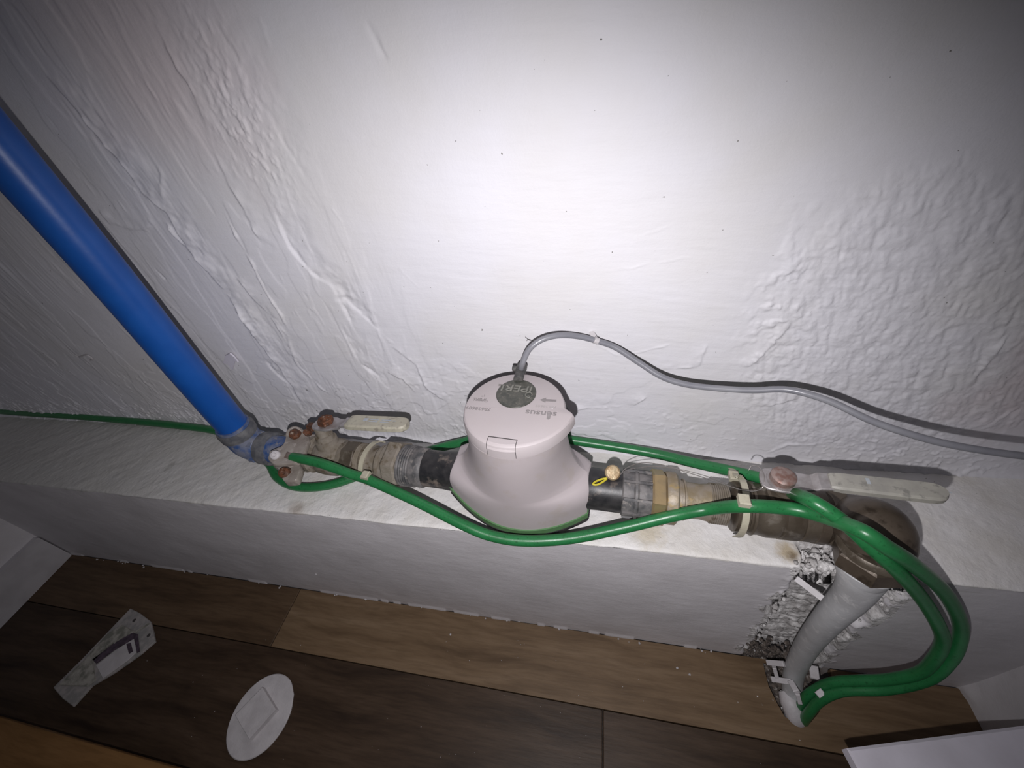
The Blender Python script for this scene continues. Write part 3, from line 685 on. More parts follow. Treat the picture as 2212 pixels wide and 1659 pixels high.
# black side spouts
def spout(x0, x1, rr, name='pipe_spout'):
    b = MB().lathe(ax(x0), AX, [(0, rr + .0035), (.004, rr + .001), (abs(x1 - x0) * .5, rr), (abs(x1 - x0), rr)], 48); return b.build(name, M['black'], mt)
spout(-0.012, 0.031, .0198)
spout_l = MB().lathe(ax(-0.120), -AX, [(0, .024), (.008, .0215), (.030, .0198), (.052, .0196)], 48).build('pipe_spout', M['black'], mt)

# ======================================================================= UNIONS
def union_right():
    t = thing('pipe_union', 'brass union nut with a black ribbed collar, between water meter and right valve', 'pipe union', ax(0.06, 0, -ZP), 'unions either side of the water meter')
    b = MB().lathe(ax(.0305), AX, [(0, .0205), (.001, .0218), (.010, .0214), (.0115, .0228), (.0135, .0228), (.0150, .0214), (.020, .0212), (.0265, .0208)], 56); b.build('collar', M['collar'], t)
    for k in range(9):
        q = k * 2 * math.pi / 9 + .3; d = AV * math.cos(q) + AW * math.sin(q)
        MB().box(ax(.044) + d * .0222, (.0125, .0011, .0012), AX, np.cross(AX, d), d, .0003).build('rib', M['collar'], t)
    b = MB().hexnut(ax(.0565), AX, .0125, .0262, 6, .14, phase=0.30); b.build('hex_nut', M['brassb'], t, smooth=False)
    b = MB().lathe(ax(.069), AX, [(0, .0232), (.0015, .0240), (.0085, .0240), (.0100, .0226)], 48); b.build('flange', M['brass'], t)
    b = MB().lathe(ax(.079), AX, [(0, .0185), (.0030, .0185), (.0032, .0172), (.0050, .0172), (.0052, .0188), (.0066, .0188), (.0070, .0165), (.020, .0158), (.030, .0172)] , 48); b.build('tail_piece', M['brass'], t)
    b = MB().lathe(ax(.1065), AX, thread(.1065, .1225, .0176, .0017, .0006), 48); b.build('thread', M['brassg'], t)
def union_left():
    t = thing('pipe_union', 'dirty brass union nut with grey ribbed collar, between left valve and water meter', 'pipe union', ax(-0.20, 0, -ZP), 'unions either side of the water meter')
    b = MB().lathe(ax(-.199), AX, [(0, .0205), (.001, .0222)] + [q for k in range(5) for q in ((.003 + k * .0026, .0224), (.0042 + k * .0026, .0214))] + [(.0165, .0222), (.0172, .0205), (.0225, .0215), (.0270, .0212), (.0285, .0200)], 56); b.build('collar', M['collar'], t)
    b = MB().hexnut(ax(-.214), AX, .0165, .0272, 6, .14, phase=0.15); b.build('hex_nut', M['brassg'], t, smooth=False)
    b = MB().lathe(ax(-.2185), AX, [(0, .0190), (.0012, .0225), (.0048, .0228)], 48); b.build('flange', M['brassg'], t)
    b = MB().lathe(ax(-.2445), AX, [(0, .0165), (.004, .0165), (.007, .0185), (.0085, .0185), (.0095, .0165), (.018, .0170), (.0205, .0192), (.0225, .0192), (.0235, .0175), (.027, .0175)], 48); b.build('tail_piece', M['brassg'], t)
    b = MB().lathe(ax(-.2640), AX, thread(-.264, -.243, .0182, .0021, .0007), 48); b.build('thread', M['brassg'], t)
union_right(); union_left()

# ======================================================================= BALL VALVES
def lever(t, hub, dirn, up, L0, L1, wd, matp, rise=0.006, plate=M['steel'], kick=0.0):
    """flat steel lever: plate round the spindle, then a vinyl sleeve"""
    dirn = np.array(dirn, float); dirn /= np.linalg.norm(dirn); up = np.array(up, float); side = np.cross(up, dirn); side /= np.linalg.norm(side); up = np.cross(dirn, side)
    root = None
    def strap(st, name, mat, parent):
        b = MB(); R = []
        for s_, z_, hw, th in st:
            o = hub + dirn * s_ + up * z_; ch = min(th * .45, hw * .6)
            R.append(b.ring([o + side * a + up * c for a, c in ((-hw + ch, -th), (hw - ch, -th), (hw, -th + ch), (hw, th - ch), (hw - ch, th), (-hw + ch, th), (-hw, th - ch), (-hw, -th + ch))]))
        b.skin(R); return b.build(name, mat, parent, angle=30)
    st = [(-.0150 + .0, 0, .0035, .0013), (-.0140, 0, .0070, .0013), (-.0105, 0, .0100, .0013), (-.003, 0, .0112, .0013), (.006, 0, .0112, .0013), (.012, 0, .0090, .0013), (.020, rise * .2, .0076, .0013), (L0 * .8, rise * .8, .0078, .0013), (L0 + .004, rise, .0072, .0013)]
    lv = strap(st, 'lever', plate, t)
    st = [(L0, rise, wd * .80, .0022), (L0 + .002, rise, wd * .92, .0032)]
    for k in range(1, 9): st.append((L0 + (L1 - L0) * k / 10, rise + kick * k / 10, wd, .0035))
    for a, c in ((.90, .96), (.95, .82), (.98, .60), (.995, .35)): st.append((L0 + (L1 - L0) * a, rise + kick, wd * c, .0034))
    sl = strap(st, 'grip_sleeve', matp, lv)
    return lv, sl, dirn, side, up
def tcolour_print(sl, hub, dirn, side, up, items, z):
    b = MB()
    for s_, v, hl, hw in items:
        b.box(hub + dirn * s_ + side * v + up * z, (hl, hw, .00006), dirn, side, up)
    b.build('faded_print', M['bluei'], sl, smooth=False)
def valve(xc, tilt, mat, label, left):
    t = thing('ball_valve', label, 'valve', ax(xc, 0, -ZP), 'lever ball valves on the water pipe')
    W = rot_about(AX, tilt, AW); V = rot_about(AX, tilt, AV)
    if left:
        b = MB().lathe(ax(xc - .050), AX, [(0, .0170), (.0010, .0205), (.010, .0210), (.0120, .0175), (.0160, .0172), (.0200, .0205), (.0320, .0218), (.0420, .0212), (.0480, .0190), (.0485, .0192), (.054, .0192), (.0545, .0175)], 56)
        b.build('body', mat, t)
        b = MB().lathe(ax(xc + .003), AX, [(0, .0195), (.0006, .0206), (.0150, .0206), (.0160, .0195)], 8, phase=.2); b.build('end_cap', M['brassd'], t, smooth=False)
        bo, bx = .046, -.018
    else:
        b = MB().lathe(ax(xc - .034), AX, [(0, .0205), (.001, .0222), (.0105, .0222), (.0115, .0208), (.0130, .0208), (.0135, .0226), (.0150, .0236), (.0170, .0226), (.0205, .0222), (.0270, .0236), (.0340, .0232), (.0365, .0222),
                                            (.0370, .0236), (.0500, .0230), (.0520, .0216), (.0530, .0226), (.0700, .0222), (.0720, .0205)], 56)
        b.build('body', mat, t)
        b = MB().hexnut(ax(xc + .038), AX, .014, .0240, 8, .1, phase=.2); b.build('end_cap', M['brassd'], t, smooth=False)
        bo, bx = .046, 0.0
    o = ax(xc + bx)
    MB().lathe(o, W, [(.010, .0125), (.0265, .0118), (.0270, .0098), (.0330, .0095), (.0335, .0075), (bo - .001, .0072)], 36).build('bonnet', mat, t)
    hub = o + W * bo
    return t, o, W, V, hub
tl, o, W, V, hub = valve(-0.270, -0.16, M['brassg'], 'grimy ball valve next to the blue pipe, short ivory lever and rusty nut', True)
tip = on_z(884, 925, hub[2] + .004); root = on_z(706, 916, hub[2])
hub = np.array([root[0], root[1], hub[2]])
dv = tip - hub
lv, sl, D, Sd, U = lever(tl, hub, dv, W, .028, np.linalg.norm(dv), .0098, M['ivory'], rise=.004)
tcolour_print(sl, hub, D, Sd, U, [(.050, .0015, .0025, .0022), (.060, .0020, .005, .0007), (.074, .0020, .0055, .0007), (.060, -.0012, .005, .0006), (.073, -.0014, .005, .0006), (.083, .0012, .0022, .0006)], .0076)
MB().hexnut(hub + W * .0012, W, .0065, .0085, 6, .18, phase=.4).build('lever_nut', M['rust'], lv, smooth=False)
MB().lathe(hub + W * .0075, W, [(0, .0042), (.0025, .0040), (.003, .0030)], 20).build('spindle_end', M['rust'], lv)
MB().box(hub - D * .012 - W * .004 + Sd * .004, (.004, .003, .0035), D, Sd, U, .0005).build('stop_lug', M['rust'], lv, smooth=False)
MB().box(hub - D * .022 - W * .006 + Sd * .001, (.0045, .0035, .004), D, Sd, U, .0006).build('stop_lug', M['rust'], lv, smooth=False)
tr_, o, W, V, hub = valve(0.159, 0.0, M['brassd'], 'dark bronze ball valve left of the brass elbow, long ivory lever', False)
root = on_z(1691, 1032, hub[2] + .004); hub = np.array([root[0], root[1], hub[2]])
tip = on_z(2034, 1080, hub[2] + .008); dv = tip - hub
lv, sl, D, Sd, U = lever(tr_, hub, dv, W, .030, np.linalg.norm(dv), .0080, M['ivoryd'], rise=.006, kick=.001)
tcolour_print(sl, hub, D, Sd, U, [(.055, .0018, .0028, .0026), (.066, .001, .004, .0006), (.080, .001, .006, .0006), (.096, .0, .004, .0006)], .0098)
MB().lathe(hub + W * .0012, W, [(0, .0088), (.001, .0092), (.0055, .0090), (.0066, .0080), (.0072, .0065), (.0076, .002)], 28).build('lever_nut', M['rustp'], lv)
MB().lathe(hub + W * .0010, W, [(0, .0108), (.0008, .0108)], 28).build('washer', M['steel'], lv)

# ======================================================================= BLUE PIPE AND ELBOW
el = thing('elbow_fitting', 'blue compression elbow with grey collars at the foot of the blue pipe', 'pipe fitting', (-.402, .240, 0))
pz = [np.array([-.405, .240, .075]), np.array([-.4045, .2395, .055]), np.array([-.402, .2392, .044]), ax(-.391, 0, 0.001), ax(-.378), ax(-.350), ax(-.330)]
MB().tube(pz, [.0178, .0182, .0185, .0182, .017, .0158, .0155], 36, 6).build('elbow_body', M['bluef'], el)
MB().lathe((-.4052, .240, .058), (0.015, 0, 1), [(0, .0180), (.001, .0196), (.0100, .0200), (.0135, .0186)], 48).build('collar', M['greyd'], el)
MB().lathe(ax(-.384), AX, [(0, .0178), (.001, .0196), (.0130, .0200), (.0150, .0192), (.0155, .0165)], 48).build('collar', M['greyd'], el)
for k in range(6):
    q = math.pi * k / 3; MB().box(ax(-.387) + (AV * math.cos(q) + AW * math.sin(q)) * .0175, (.004, .0025, .003), AX, AV * -math.sin(q) + AW * math.cos(q), AV * math.cos(q) + AW * math.sin(q), .0005).build('lug', M['bluef'], el, smooth=False)
bp = MB().tube([(-.4052, .240, .062), (-.402, .2402, .15), (-.3975, .2408, .26), (-.396, .2405, .37), (-.396, .2400, .60), (-.396, .240, 1.2)], .0162, 48, 6).build('water_pipe', M['blue'])
tag(bp, 'thick bright blue plastic pipe rising along the wall at the left', 'pipe')

# ======================================================================= EARTH CLAMP
ec = thing('earth_clamp', 'dusty cast clamp with three rusty bolts beside the blue elbow', 'clamp', ax(-.330, 0, -ZP))
MB().lathe(ax(-.338), AX, [(0, .0165), (.001, .0218), (.020, .0220), (.022, .0195)], 30).build('band', M['zinc'], ec)
CN = np.array([.25, -.50, .83]); CN /= np.linalg.norm(CN); CE = np.cross((0, 1, 0), CN); CE /= np.linalg.norm(CE); CF = np.cross(CN, CE)
def cpt(px, py, z): return on_z(px, py, z)
def rpoly(pts, r=0.35):
    out = []; n = len(pts)
    for i in range(n):
        a, b_, c = [np.array(pts[(i + k) % n], float) for k in (-1, 0, 1)]
        p, q = b_ + (a - b_) * r * .6, b_ + (c - b_) * r * .6
        for t in (0, .33, .67, 1): out.append((1 - t) ** 2 * p + 2 * t * (1 - t) * b_ + t * t * q)
    return out
def plate_px(name, pix, z, th, mat, parent):
    P = [on_z(a, c, z) for a, c in pix]; o_ = np.mean(P, 0)
    poly = [((p - o_) @ np.array([1, 0, 0]), (p - o_) @ np.array([0, 1, 0])) for p in P]
    return MB().prism(rpoly(poly), o_ - AW * th, (1, 0, 0), (0, 1, 0), (0, 0, 1), th, .0008).build(name, mat, parent, angle=40)
plate_px('clamp_plate', [(582, 975), (612, 962), (624, 926), (662, 928), (668, 950), (655, 985), (640, 1000), (590, 1003), (578, 992)], .060, .006, M['zinc'], ec)
plate_px('clamp_arm', [(585, 985), (640, 985), (650, 1008), (640, 1038), (612, 1040), (604, 1015), (584, 1000)], .046, .010, M['zinc'], ec)
def bolt(px, py, z, r, h, mat, n=24, hexed=False):
    p = on_z(px, py, z) - CN * h * .6
    if hexed: return MB().hexnut(p, CN, h, r, 6, .15).build('bolt', mat, ec, smooth=False)
    return MB().lathe(p, CN, [(0, r), (h * .7, r), (h * .9, r * .85), (h, r * .45), (h - .0012, r * .3)], n).build('bolt', mat, ec)
bolt(636, 938, .064, .0058, .009, M['rust']); bolt(664, 934, .066, .0042, .008, M['rust'], hexed=True)
bolt(616, 1021, .046, .0064, .014, M['rust']); bolt(594, 983, .063, .0050, .005, M['paperw'])
MB().lathe(on_z(629, 1020, .038) - CN * .006, CN, [(0, .0088), (.012, .0088), (.013, .0075)], 28).build('bolt_boss', M['zinc'], ec)
MB().lathe(on_z(636, 938, .058) - CN * .004, CN, [(0, .0092), (.006, .0088), (.007, .0075)], 28).build('bolt_boss', M['zinc'], ec)

# ======================================================================= BRASS ELBOW, WHITE PIPE
be = thing('brass_elbow', 'big dark tarnished brass elbow under the long valve lever', 'pipe fitting', (.235, .200, 0))
c0 = ax(.196); cN = on_d(1887, 1187, .299)
path = [ax(.190), ax(.205), ax(.218, -.002), on_d(1884, 1143, .302), on_d(1893, 1160, .300), on_d(1891, 1175, .299), cN]
MB().tube(path, [.0210, .0216, .0228, .0234, .0234, .0228, .0222], 48, 8).build('elbow_body', M['brasse'], be)
nd = on_d(1868, 1222, .307) - cN; nd /= np.linalg.norm(nd)
MB().lathe(ax(.186), AX, [(0, .0210), (.0015, .0230), (.008, .0232), (.0095, .0220), (.013, .0215)], 48).build('ring', M['brasse'], be)
MB().lathe(cN - nd * .004, nd, [(0, .0218), (.002, .0232), (.006, .0232), (.0075, .0215)], 48).build('ring', M['brassd'], be)
MB().hexnut(cN + nd * .0035, nd, .0145, .0236, 6, .12, phase=.35).build('hex_nut', M['brasse'], be, smooth=False)
wp = thing('drain_pipe', 'curved white plastic pipe dropping through the broken ledge into the floor', 'pipe', (.247, .14, FLOOR))
MB().tube([cN + nd * .014, on_d(1862, 1245, .314), on_d(1838, 1287, .332), on_d(1790, 1337, .366), on_d(1745, 1393, .42), on_d(1718, 1445, .462), (.2475, .149, -.250), (.2495, .134, -.264), (.2515, .124, -.2755), (.2515, .122, -.290)],
          [.0168, .0158, .0132, .0118, .0110, .0106, .0106, .0106, .0106, .0106], 40, 8).build('pipe_body', M['white'], wp)
MB().lathe(cN + nd * .0185, nd, [(0, .0180), (.001, .0188), (.006, .0176), (.010, .0162)], 40).build('flared_mouth', M['white'], wp)
sl_ = MB().tube([(.2420, .146, -.259), (.2450, .136, -.261), (.249, .126, -.266), (.2505, .121, -.280)], [.008, .0115, .0120, .011], 24, 6).build('broken_sleeve', M['paperw'], wp)

# plastic strip over the pipe, broken clip at its foot
a, c = on_d(1719, 1249, .352), on_d(1777, 1293, .338); dd = (c - a); L = np.linalg.norm(dd); dd /= L; sd = np.cross(dd, -ray(1750, 1270)); sd /= np.linalg.norm(sd); nn = np.cross(dd, sd)
tag(MB().box((a + c) / 2, (L / 2, .0026, .0010), dd, sd, nn, .0003).build('plastic_strip', M['paperw'], smooth=False), 'flat white plastic strip lying across the curved white pipe', 'plastic strip')
cl = thing('pipe_clip', 'broken white plastic clip around the foot of the white pipe', 'clip', (.232, .150, FLOOR))
def bar(p, q, hw, th, par, nm='clip_arm', mat=None):
    d = q - p; L = np.linalg.norm(d); d /= L; m_ = (p + q) / 2; s_ = np.cross(d, m_ - CAM); s_ /= np.linalg.norm(s_)
    return MB().box(m_, (L / 2, hw, th), d, s_, np.cross(d, s_), min(hw, th) * .3).build(nm, mat or M['paperw'], par, smooth=False)
bar(on_d(1657, 1431, .478), on_d(1694, 1434, .462), .0029, .0022, cl); bar(on_d(1672, 1440, .472), on_d(1678, 1462, .472), .0022, .003, cl)
bar(on_d(1667, 1467, .475), on_d(1710, 1473, .460), .0029, .0022, cl); bar(on_d(1708, 1472, .460), on_d(1722, 1496, .448), .0032, .003, cl)
bar(on_d(1722, 1496, .448), on_d(1728, 1518, .448), .0022, .003, cl); bar(on_d(1757, 1438, .47), on_d(1761, 1468, .462), .0046, .003, cl)
bar(on_d(1765, 1502, .43), on_d(1778, 1493, .43), .0030, .0015, cl)

# rubble in the chase and round the floor hole (nobody could count it)
rb = MB(); rnd = random.Random(3)
for k in range(150):
    px = rnd.gauss(1660, 32); py = rnd.gauss(1415, 14) + (px - 1660) * .12
    p = on_y(px, py, FRONT + .004); 
    if p[2] < FLOOR - .01: p = on_z(px, py, FLOOR - .004)
    if p[0] < .190: continue
    rb.lump(p, rnd.uniform(.0012, .0042), k)
o = rb.build('mortar_rubble', M['mortar'], ledge, smooth=False); o['kind'] = 'stuff'
rb = MB()
for k in range(210):
    if k < 90:
        sx = rnd.choice((GX0, GX1)); z = rnd.uniform(-.25, -.01); p = np.array([sx + .012 * sstep(-.05, -.27, z) + rnd.gauss(0, .006), FRONT + .002 + abs(rnd.gauss(0, .004)), z])
    elif k < 170: p = np.array([rnd.gauss(.200, .010), FRONT + abs(rnd.gauss(.004, .008)), rnd.gauss(-.003, .004)])
    else: p = on_z(rnd.gauss(1705, 45), rnd.gauss(1520, 28), FLOOR - .001)
    rb.lump(p, rnd.uniform(.001, .0042) * (1.2 if 90 <= k < 170 else .8 if k < 90 else .35), k + 500)
o = rb.build('plaster_rubble', M['plaster'], ledge, smooth=True, angle=120); o['kind'] = 'stuff'
# hollow under the floor hole
MB().box((.25, .14, FLOOR - .022), (.04, .045, .003)).build('hole_bed', M['mortar'], fl, smooth=False)

# ======================================================================= GREEN EARTH CABLES
def cable_path(L): return [on_d(a, b_, d) if k == 'd' else (on_z(a, b_, d) if k == 'z' else on_y(a, b_, d)) for a, b_, k, d in L]
W1 = [(632, 988, 'z', .058), (660, 993, 'z', .060), (700, 1003, 'z', .058), (760, 1025, 'z', .050), (800, 1038, 'z', .046), (900, 1083, 'z', .036), (1000, 1133, 'z', .026), (1060, 1157, 'z', .020), (1130, 1168, 'z', .018),
      (1230, 1163, 'z', .020), (1350, 1139, 'z', .032), (1450, 1115, 'z', .045), (1530, 1100, 'z', .053), (1610, 1093, 'd', .3085), (1700, 1098, 'd', .302), (1770, 1113, 'd', .288), (1857, 1145, 'd', .258), (1915, 1182, 'd', .254),
      (1969, 1217, 'd', .264), (2036, 1275, 'd', .294), (2070, 1333, 'd', .320), (2074, 1376, 'd', .335), (2054, 1424, 'd', .350), (2004, 1467, 'd', .370), (1913, 1489, 'd', .395), (1820, 1493, 'd', .418), (1771, 1514, 'd', .435), (1741, 1549, 'd', .455), (1733, 1566, 'd', .475)]
gw = MB().tube(cable_path(W1), .0052, 18, 9).build('earth_cable', M['wire'])
tag(gw, 'green cable running in front of the water meter and looping down right', 'cable', 'green earth cables')
lug = bar(on_z(618, 983, .060), on_z(636, 989, .060), .0035, .0015, gw, 'bare_end', M['copper'])
W2 = [(-160, 872, 'z', .0055), (0, 888, 'z', .0055), (200, 902, 'z', .0055), (400, 921, 'z', .0055), (480, 935, 'z', .006), (540, 965, 'z', .006), (580, 1000, 'z', .006), (600, 1032, 'z', .006), (640, 1051, 'z', .006), (700, 1050, 'z', .006), (760, 1033, 'z', .006),
      (820, 1008, 'z', .006), (880, 985, 'z', .006), (940, 970, 'z', .012), (990, 957, 'z', .020), (1060, 942, 'z', .026), (1160, 940, 'z', .026), (1250, 953, 'z', .022), (1400, 977, 'z', .022), (1500, 1000, 'z', .030), (1600, 1022, 'z', .045), (1655, 1037, 'z', .055), (1700, 1060, 'z', .062), (1740, 1076, 'd', .288), (1780, 1098, 'd', .276),
      (1830, 1134, 'd', .272), (1880, 1180, 'd', .269), (1938, 1232, 'd', .274), (1992, 1294, 'd', .300), (2026, 1350, 'd', .320), (2036, 1386, 'd', .336), (2019, 1423, 'd', .352), (1984, 1454, 'd', .370), (1915, 1468, 'd', .392), (1857, 1470, 'd', .408), (1801, 1474, 'd', .425), (1764, 1489, 'd', .442), (1738, 1510, 'd', .455), (1722, 1545, 'd', .475)]
gw2 = MB().tube(cable_path(W2), .0052, 18, 9).build('earth_cable', M['wire'])
tag(gw2, 'green cable lying along the wall and passing behind the water meter', 'cable', 'green earth cables')

# ======================================================================= CABLE TIES
def tie(label, pts, head, hsz, extra=None):
    t = thing('cable_tie', label, 'cable tie', pts[len(pts) // 2], 'nylon cable ties')
    P = smooth_path(pts, 6); b = MB(); R = []
    for i, p in enumerate(P):
        T_ = P[min(i + 1, len(P) - 1)] - P[max(i - 1, 0)]; T_ /= np.linalg.norm(T_)
        vd = CAM * 0 + AX; n_ = np.cross(vd, T_); n_ /= np.linalg.norm(n_); s_ = np.cross(T_, n_)
        R.append(b.ring([p + s_ * a + n_ * c for a, c in ((-.0026, -.0006), (.0026, -.0006), (.0026, .0006), (-.0026, .0006))]))
    b.skin(R); b.build('strap', M['tie'], t, angle=40)
    for h in head:
        MB().box(h, (hsz, hsz * 1.15, hsz * .8), AX, AV, AW, .0009).build('head', M['tie'], t, smooth=False)
    return t
def arc(xc, r, a0, a1, n=8, sk=0.0):
    return [ax(xc + sk * k / (n - 1), 0, 0) + (AV * math.cos(q) + AW * math.sin(q)) * r for k, q in enumerate(np.linspace(a0, a1, n))]
PI = math.pi
tie('beige nylon cable tie around the left pipe and green cable', arc(-.231, .0225, PI * .12, PI * 1.02, 9, -.008) + [on_z(795, 1045, .034)], [on_z(790, 1027, .052)], .0038)
MB  # second tie holds both green cables to the right valve
tie('beige nylon cable tie holding both green cables at the right valve', [on_z(1580, 1012, .046), on_z(1592, 1028, .058)] + arc(.131, .0262, PI * .30, PI * 1.18, 9, -.002), [on_d(1607, 1082, .300), on_z(1585, 1029, .052)], .0040)

# ======================================================================= METER SIGNAL CABLE
SC = [(1125, 800, 'd', .366), (1130, 782, 'd', .352), (1143, 755, 'd', .345), (1168, 735, 'd', .342), (1203, 725, 'd', .342), (1245, 726, 'd', .345), (1288, 736, 'd', .346), (1330, 751, 'd', .346), (1380, 783, 'd', .345), (1430, 814, 'd', .342), (1480, 830, 'd', .338),
      (1540, 838, 'd', .332), (1620, 843, 'd', .322), (1690, 841, 'd', .312), (1740, 850, 'd', .304), (1800, 870, 'd', .296), (1880, 908, 'd', .286), (1960, 936, 'd', .278), (2060, 962, 'd', .270), (2212, 985, 'd', .262), (2400, 1000, 'd', .256)]
sc = MB().tube(cable_path(SC), .0026, 14, 9).build('signal_cable', M['cable'])
tag(sc, 'thin grey cable arching from the meter lid out to the right', 'cable')
q0 = on_d(1289, 737, .344); q1 = on_d(1277, 716, .350)
t = bar(q0, q1, .0022, .0005, None, 'cable_marker', M['paperw']); t.parent = sc
MB().lathe(on_d(1283, 734, .3445), on_d(1300, 740, .3455) - on_d(1283, 734, .3445), [(0, .0031), (.004, .0031)], 16).build('cable_band', M['paperw'], sc)

# ======================================================================= SEAL AND SEALING WIRE
se = thing('lead_seal', 'small round brass seal with yellow loop on the black spout', 'seal', on_z(1322, 1020, .060))
so = on_z(1323, 1021, .060); sn = np.array([.1, -.55, .82]); sn /= np.linalg.norm(sn)
MB().lathe(so - sn * .003, sn, [(0, .0060), (.001, .0070), (.005, .0070), (.0062, .0058), (.0064, .002)], 32).build('seal_disc', M['seal'], se)
lp_ = [on_z(px, py, .062) for px, py in ((1311, 1033), (1300, 1035), (1287, 1040), (1281, 1046), (1290, 1047), (1302, 1041), (1311, 1034))]
MB().tube(lp_, .0009, 10, 6).build('yellow_loop', M['yellow'], se)
ws = thing('sealing_wire', 'fine steel sealing wire looping from the brass seal to the right valve lever', 'wire', on_z(1640, 1040, .07))
MB().tube([on_z(px, py, z) for px, py, z in ((1340, 1026, .062), (1352, 1012, .064), (1385, 1000, .064), (1430, 1004, .062), (1490, 1022, .062), (1560, 1045, .064), (1600, 1058, .068), (1630, 1061, .074), (1648, 1052, .08), (1651, 1030, .084), (1640, 1010, .084), (1625, 1006, .082), (1617, 1016, .078))], .00035, 8, 8).build('strand', M['twine'], ws)
MB().tube([on_z(px, py, z) for px, py, z in ((1340, 1024, .062), (1360, 1014, .062), (1410, 1008, .062), (1470, 1014, .062), (1530, 1030, .062), (1570, 1046, .064))], .0003, 8, 8).build('strand', M['twine'], ws)

# ======================================================================= THINGS ON THE FLOOR
# oval cover with a raised square
oc = thing('oval_cover', 'white oval plastic cover with a raised square, flat on the floor', 'cover', (-.425, .020, FLOOR))
E0 = np.array([-.4255, .0205]); 
pix = [(561 + 73 * math.cos(t), 1549.5 - 50.1 * math.cos(t) + 80.1 * math.sin(t)) for t in [2 * math.pi * k / 14 for k in range(14)]]
op = [on_z(a, c, FLOOR + .003)[:2] for a, c in pix]; cc = np.mean(op, 0)
loop = smooth_path([np.append(p, 0) for p in op] + [np.append(op[0], 0)], 5)[:-1]
MB().prism([(p[0] - cc[0], p[1] - cc[1]) for p in loop], (cc[0], cc[1], FLOOR + .0002), (1, 0, 0), (0, 1, 0), (0, 0, 1), .0034, .0010).build('oval_plate', M['paperw'], oc, angle=40)
sq = [on_z(60 + a * .2893, 1280 + c * .2893, FLOOR + .0125)[:2] for a, c in ((1545, 915), (1750, 705), (1850, 870), (1650, 1095))]; s0 = np.mean(sq, 0)
MB().prism([(p[0] - s0[0], p[1] - s0[1]) for p in sq], (s0[0], s0[1], FLOOR + .0034), (1, 0, 0), (0, 1, 0), (0, 0, 1), .0091, .0007).build('raised_square', M['paperw'], oc, smooth=False)
# tapered packet
tp = thing('tapered_packet', 'dirty clear plastic tapered packet with two punched holes, lying on the floor', 'packet', (-.71, .05, FLOOR))
z5 = lambda a, c, z: on_z(60 + a * .2893, 1280 + c * .2893, z)
def flat(name, pix, z, th, mat, bev=.0004, sm=False):
    P = [z5(a, c, z + th)[:2] for a, c in pix]; o_ = np.mean(P, 0)
    return MB().prism([(p[0] - o_[0], p[1] - o_[1]) for p in P], (o_[0], o_[1], z), (1, 0, 0), (0, 1, 0), (0, 0, 1), th, bev).build(name, mat, tp, smooth=sm)
flat('backing', [(188, 710), (400, 500), (600, 290), (765, 118), (830, 150), (915, 215), (935, 290), (950, 365), (840, 460), (640, 600), (470, 700), (335, 850), (255, 790)], FLOOR + .0004, .004, M['card'], .0008)
flat('film', [(230, 690), (420, 500), (600, 300), (700, 240), (800, 290), (600, 400), (480, 520), (500, 660), (440, 700)], FLOOR + .0045, .0025, M['grime'], .0008)
flat('label_card', [(510, 545), (640, 440), (790, 345), (815, 440), (740, 510), (560, 640)], FLOOR + .0046, .0012, M['paperw'], .0003)
flat('dark_strip', [(480, 500), (640, 380), (780, 300), (820, 310), (835, 440), (815, 450), (795, 340), (640, 430), (510, 530)], FLOOR + .0058, .0012, M['darkp'], .0003)
flat('dark_patch', [(735, 385), (768, 372), (785, 440), (755, 458)], FLOOR + .0058, .0004, M['darkp'], .0001)
flat('fold', [(800, 290), (905, 225), (912, 232), (808, 300)], FLOOR + .0044, .0008, M['grime'], .0002)
for a, c in ((795, 208), (903, 320)): MB().lathe(z5(a, c, FLOOR + .0043), (0, 0, 1), [(0, .0026), (.0003, .0026)], 14).build('punched_hole', M['seam'], tp)
for a, c in ((650, 378), (487, 492), (762, 292), (275, 630), (620, 350)): MB().lump(z5(a, c, FLOOR + .0068), .0012, a).build('water_bead', M['steel'], tp)

# stool at bottom right, wooden box at bottom left
st = thing('step_stool', 'white low stool top reaching in at the bottom right corner', 'stool', (.36, -.02, FLOOR))
zt_ = -.120
A0 = on_z(1831, 1616, zt_)[:2]; A1 = on_z(2212, 1567, zt_)[:2]; e = (A1 - A0) / np.linalg.norm(A1 - A0); eb = np.array([e[1], -e[0]])
MB().prism([(0, 0), (.182, 0), (.182, .26), (0, .26)], (A0[0], A0[1], zt_ - .014), (e[0], e[1], 0), (eb[0], eb[1], 0), (0, 0, 1), .014, .002).build('seat', M['stool'], st, smooth=False)
for u_, v_ in ((.045, .030), (.155, .030), (.045, .230), (.155, .230)):
    c = A0 + e * u_ + eb * v_; MB().box((c[0], c[1], (FLOOR + zt_ - .014) / 2), (.009, .009, (zt_ - .014 - FLOOR) / 2 - .0002), (e[0], e[1], 0), (eb[0], eb[1], 0), (0, 0, 1), .001).build('leg', M['stool'], st, smooth=False)
zb = FLOOR + .060
B0 = on_z(0, 1549, zb)[:2]; B1 = on_z(362, 1653, zb)[:2]; e = (B1 - B0) / np.linalg.norm(B1 - B0); eb = np.array([e[1], -e[0]]); B0 = B0 - e * .10
wb = thing('wooden_bench', 'orange brown wooden board at the bottom left corner', 'wooden board', (-.6, -.1, FLOOR))
MB().prism([(0, 0), (.62, 0), (.62, .24), (0, .24)], (B0[0], B0[1], zb - .018), (e[0], e[1], 0), (eb[0], eb[1], 0), (0, 0, 1), .018, .0015).build('board', M['wood2'], wb, smooth=False)
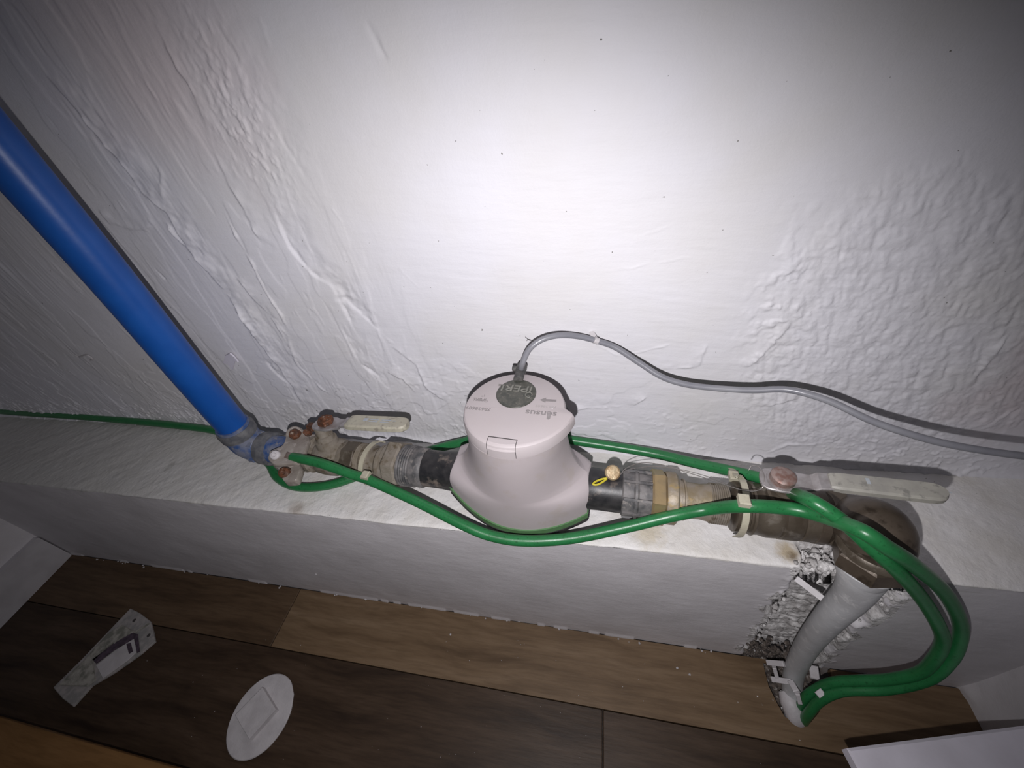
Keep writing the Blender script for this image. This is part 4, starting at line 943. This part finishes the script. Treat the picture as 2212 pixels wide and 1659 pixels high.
for u_ in (.06, .56):
    c = B0 + e * u_ + eb * .12; MB().box((c[0], c[1], (FLOOR + zb - .018) / 2), (.015, .10, (zb - .018 - FLOOR) / 2 - .0002), (e[0], e[1], 0), (eb[0], eb[1], 0), (0, 0, 1), .001).build('batten', M['wood2'], wb, smooth=False)

# paint flakes and grit
fk = MB(); rnd = random.Random(9)
for px, py in ((1121, 1342), (973, 1371), (1490, 1457), (1463, 1443), (683, 1240)):
    fk.lump(on_z(px, py, FLOOR + .0008) if py > 1300 else on_y(px, py, FRONT), .0014, px)
for k in range(60):
    p = on_z(rnd.uniform(300, 1650), rnd.uniform(1380, 1650), FLOOR + .0003); fk.lump(p, rnd.uniform(.0002, .0006), k)
for k in range(25): 
    p = np.array([rnd.uniform(-.9, .18), FRONT - .001 - abs(rnd.gauss(0, .002)), FLOOR + .0008]); fk.lump(p, rnd.uniform(.0006, .0016), k + 90)
o = fk.build('paint_flakes', M['paperw'], smooth=False); o['kind'] = 'stuff'; tag(o, 'scattered white paint flakes and grit on the wooden floor', 'paint flakes')
sp_ = [on_y(a_, c_, WALL - .0025) for a_, c_ in ((484, 782), (489, 766), (499, 761), (508, 768), (517, 780), (510, 777), (504, 798), (496, 786))]; so_ = np.mean(sp_, 0)
pb = MB().prism([(p[0] - so_[0], p[2] - so_[2]) for p in sp_], so_, (1, 0, 0), (0, 0, 1), (0, -1, 0), .0022, .0006)
tag(pb.build('paint_scrap', M['stool'], smooth=False), 'small white torn scrap stuck on the wall right of the blue pipe', 'scrap')
th_ = MB().tube([on_y(a_, c_, WALL - .003) for a_, c_ in ((163, 768), (172, 771), (182, 767), (190, 768), (199, 774), (197, 778), (190, 776))], .0009, 8, 6)
tag(th_.build('thread', M['paperw']), 'short curled white thread on the wall left of the blue pipe', 'thread')
ins = MB(); p = on_y(1140, 733, WALL - .0025); 
ins.lathe(p, (.8, 0, -.3), [(0, .0003), (.002, .0006), (.0035, .0002)], 8); ins.tube([p, p + np.array([-.001, -.0005, .002]), p + np.array([-.002, -.0005, .003])], .0002, 6); ins.tube([p, p + np.array([-.001, -.0005, -.0015])] , .0002, 6)
tag(ins.build('insect', M['seam']), 'tiny dark insect on the wall above the meter clip', 'insect')
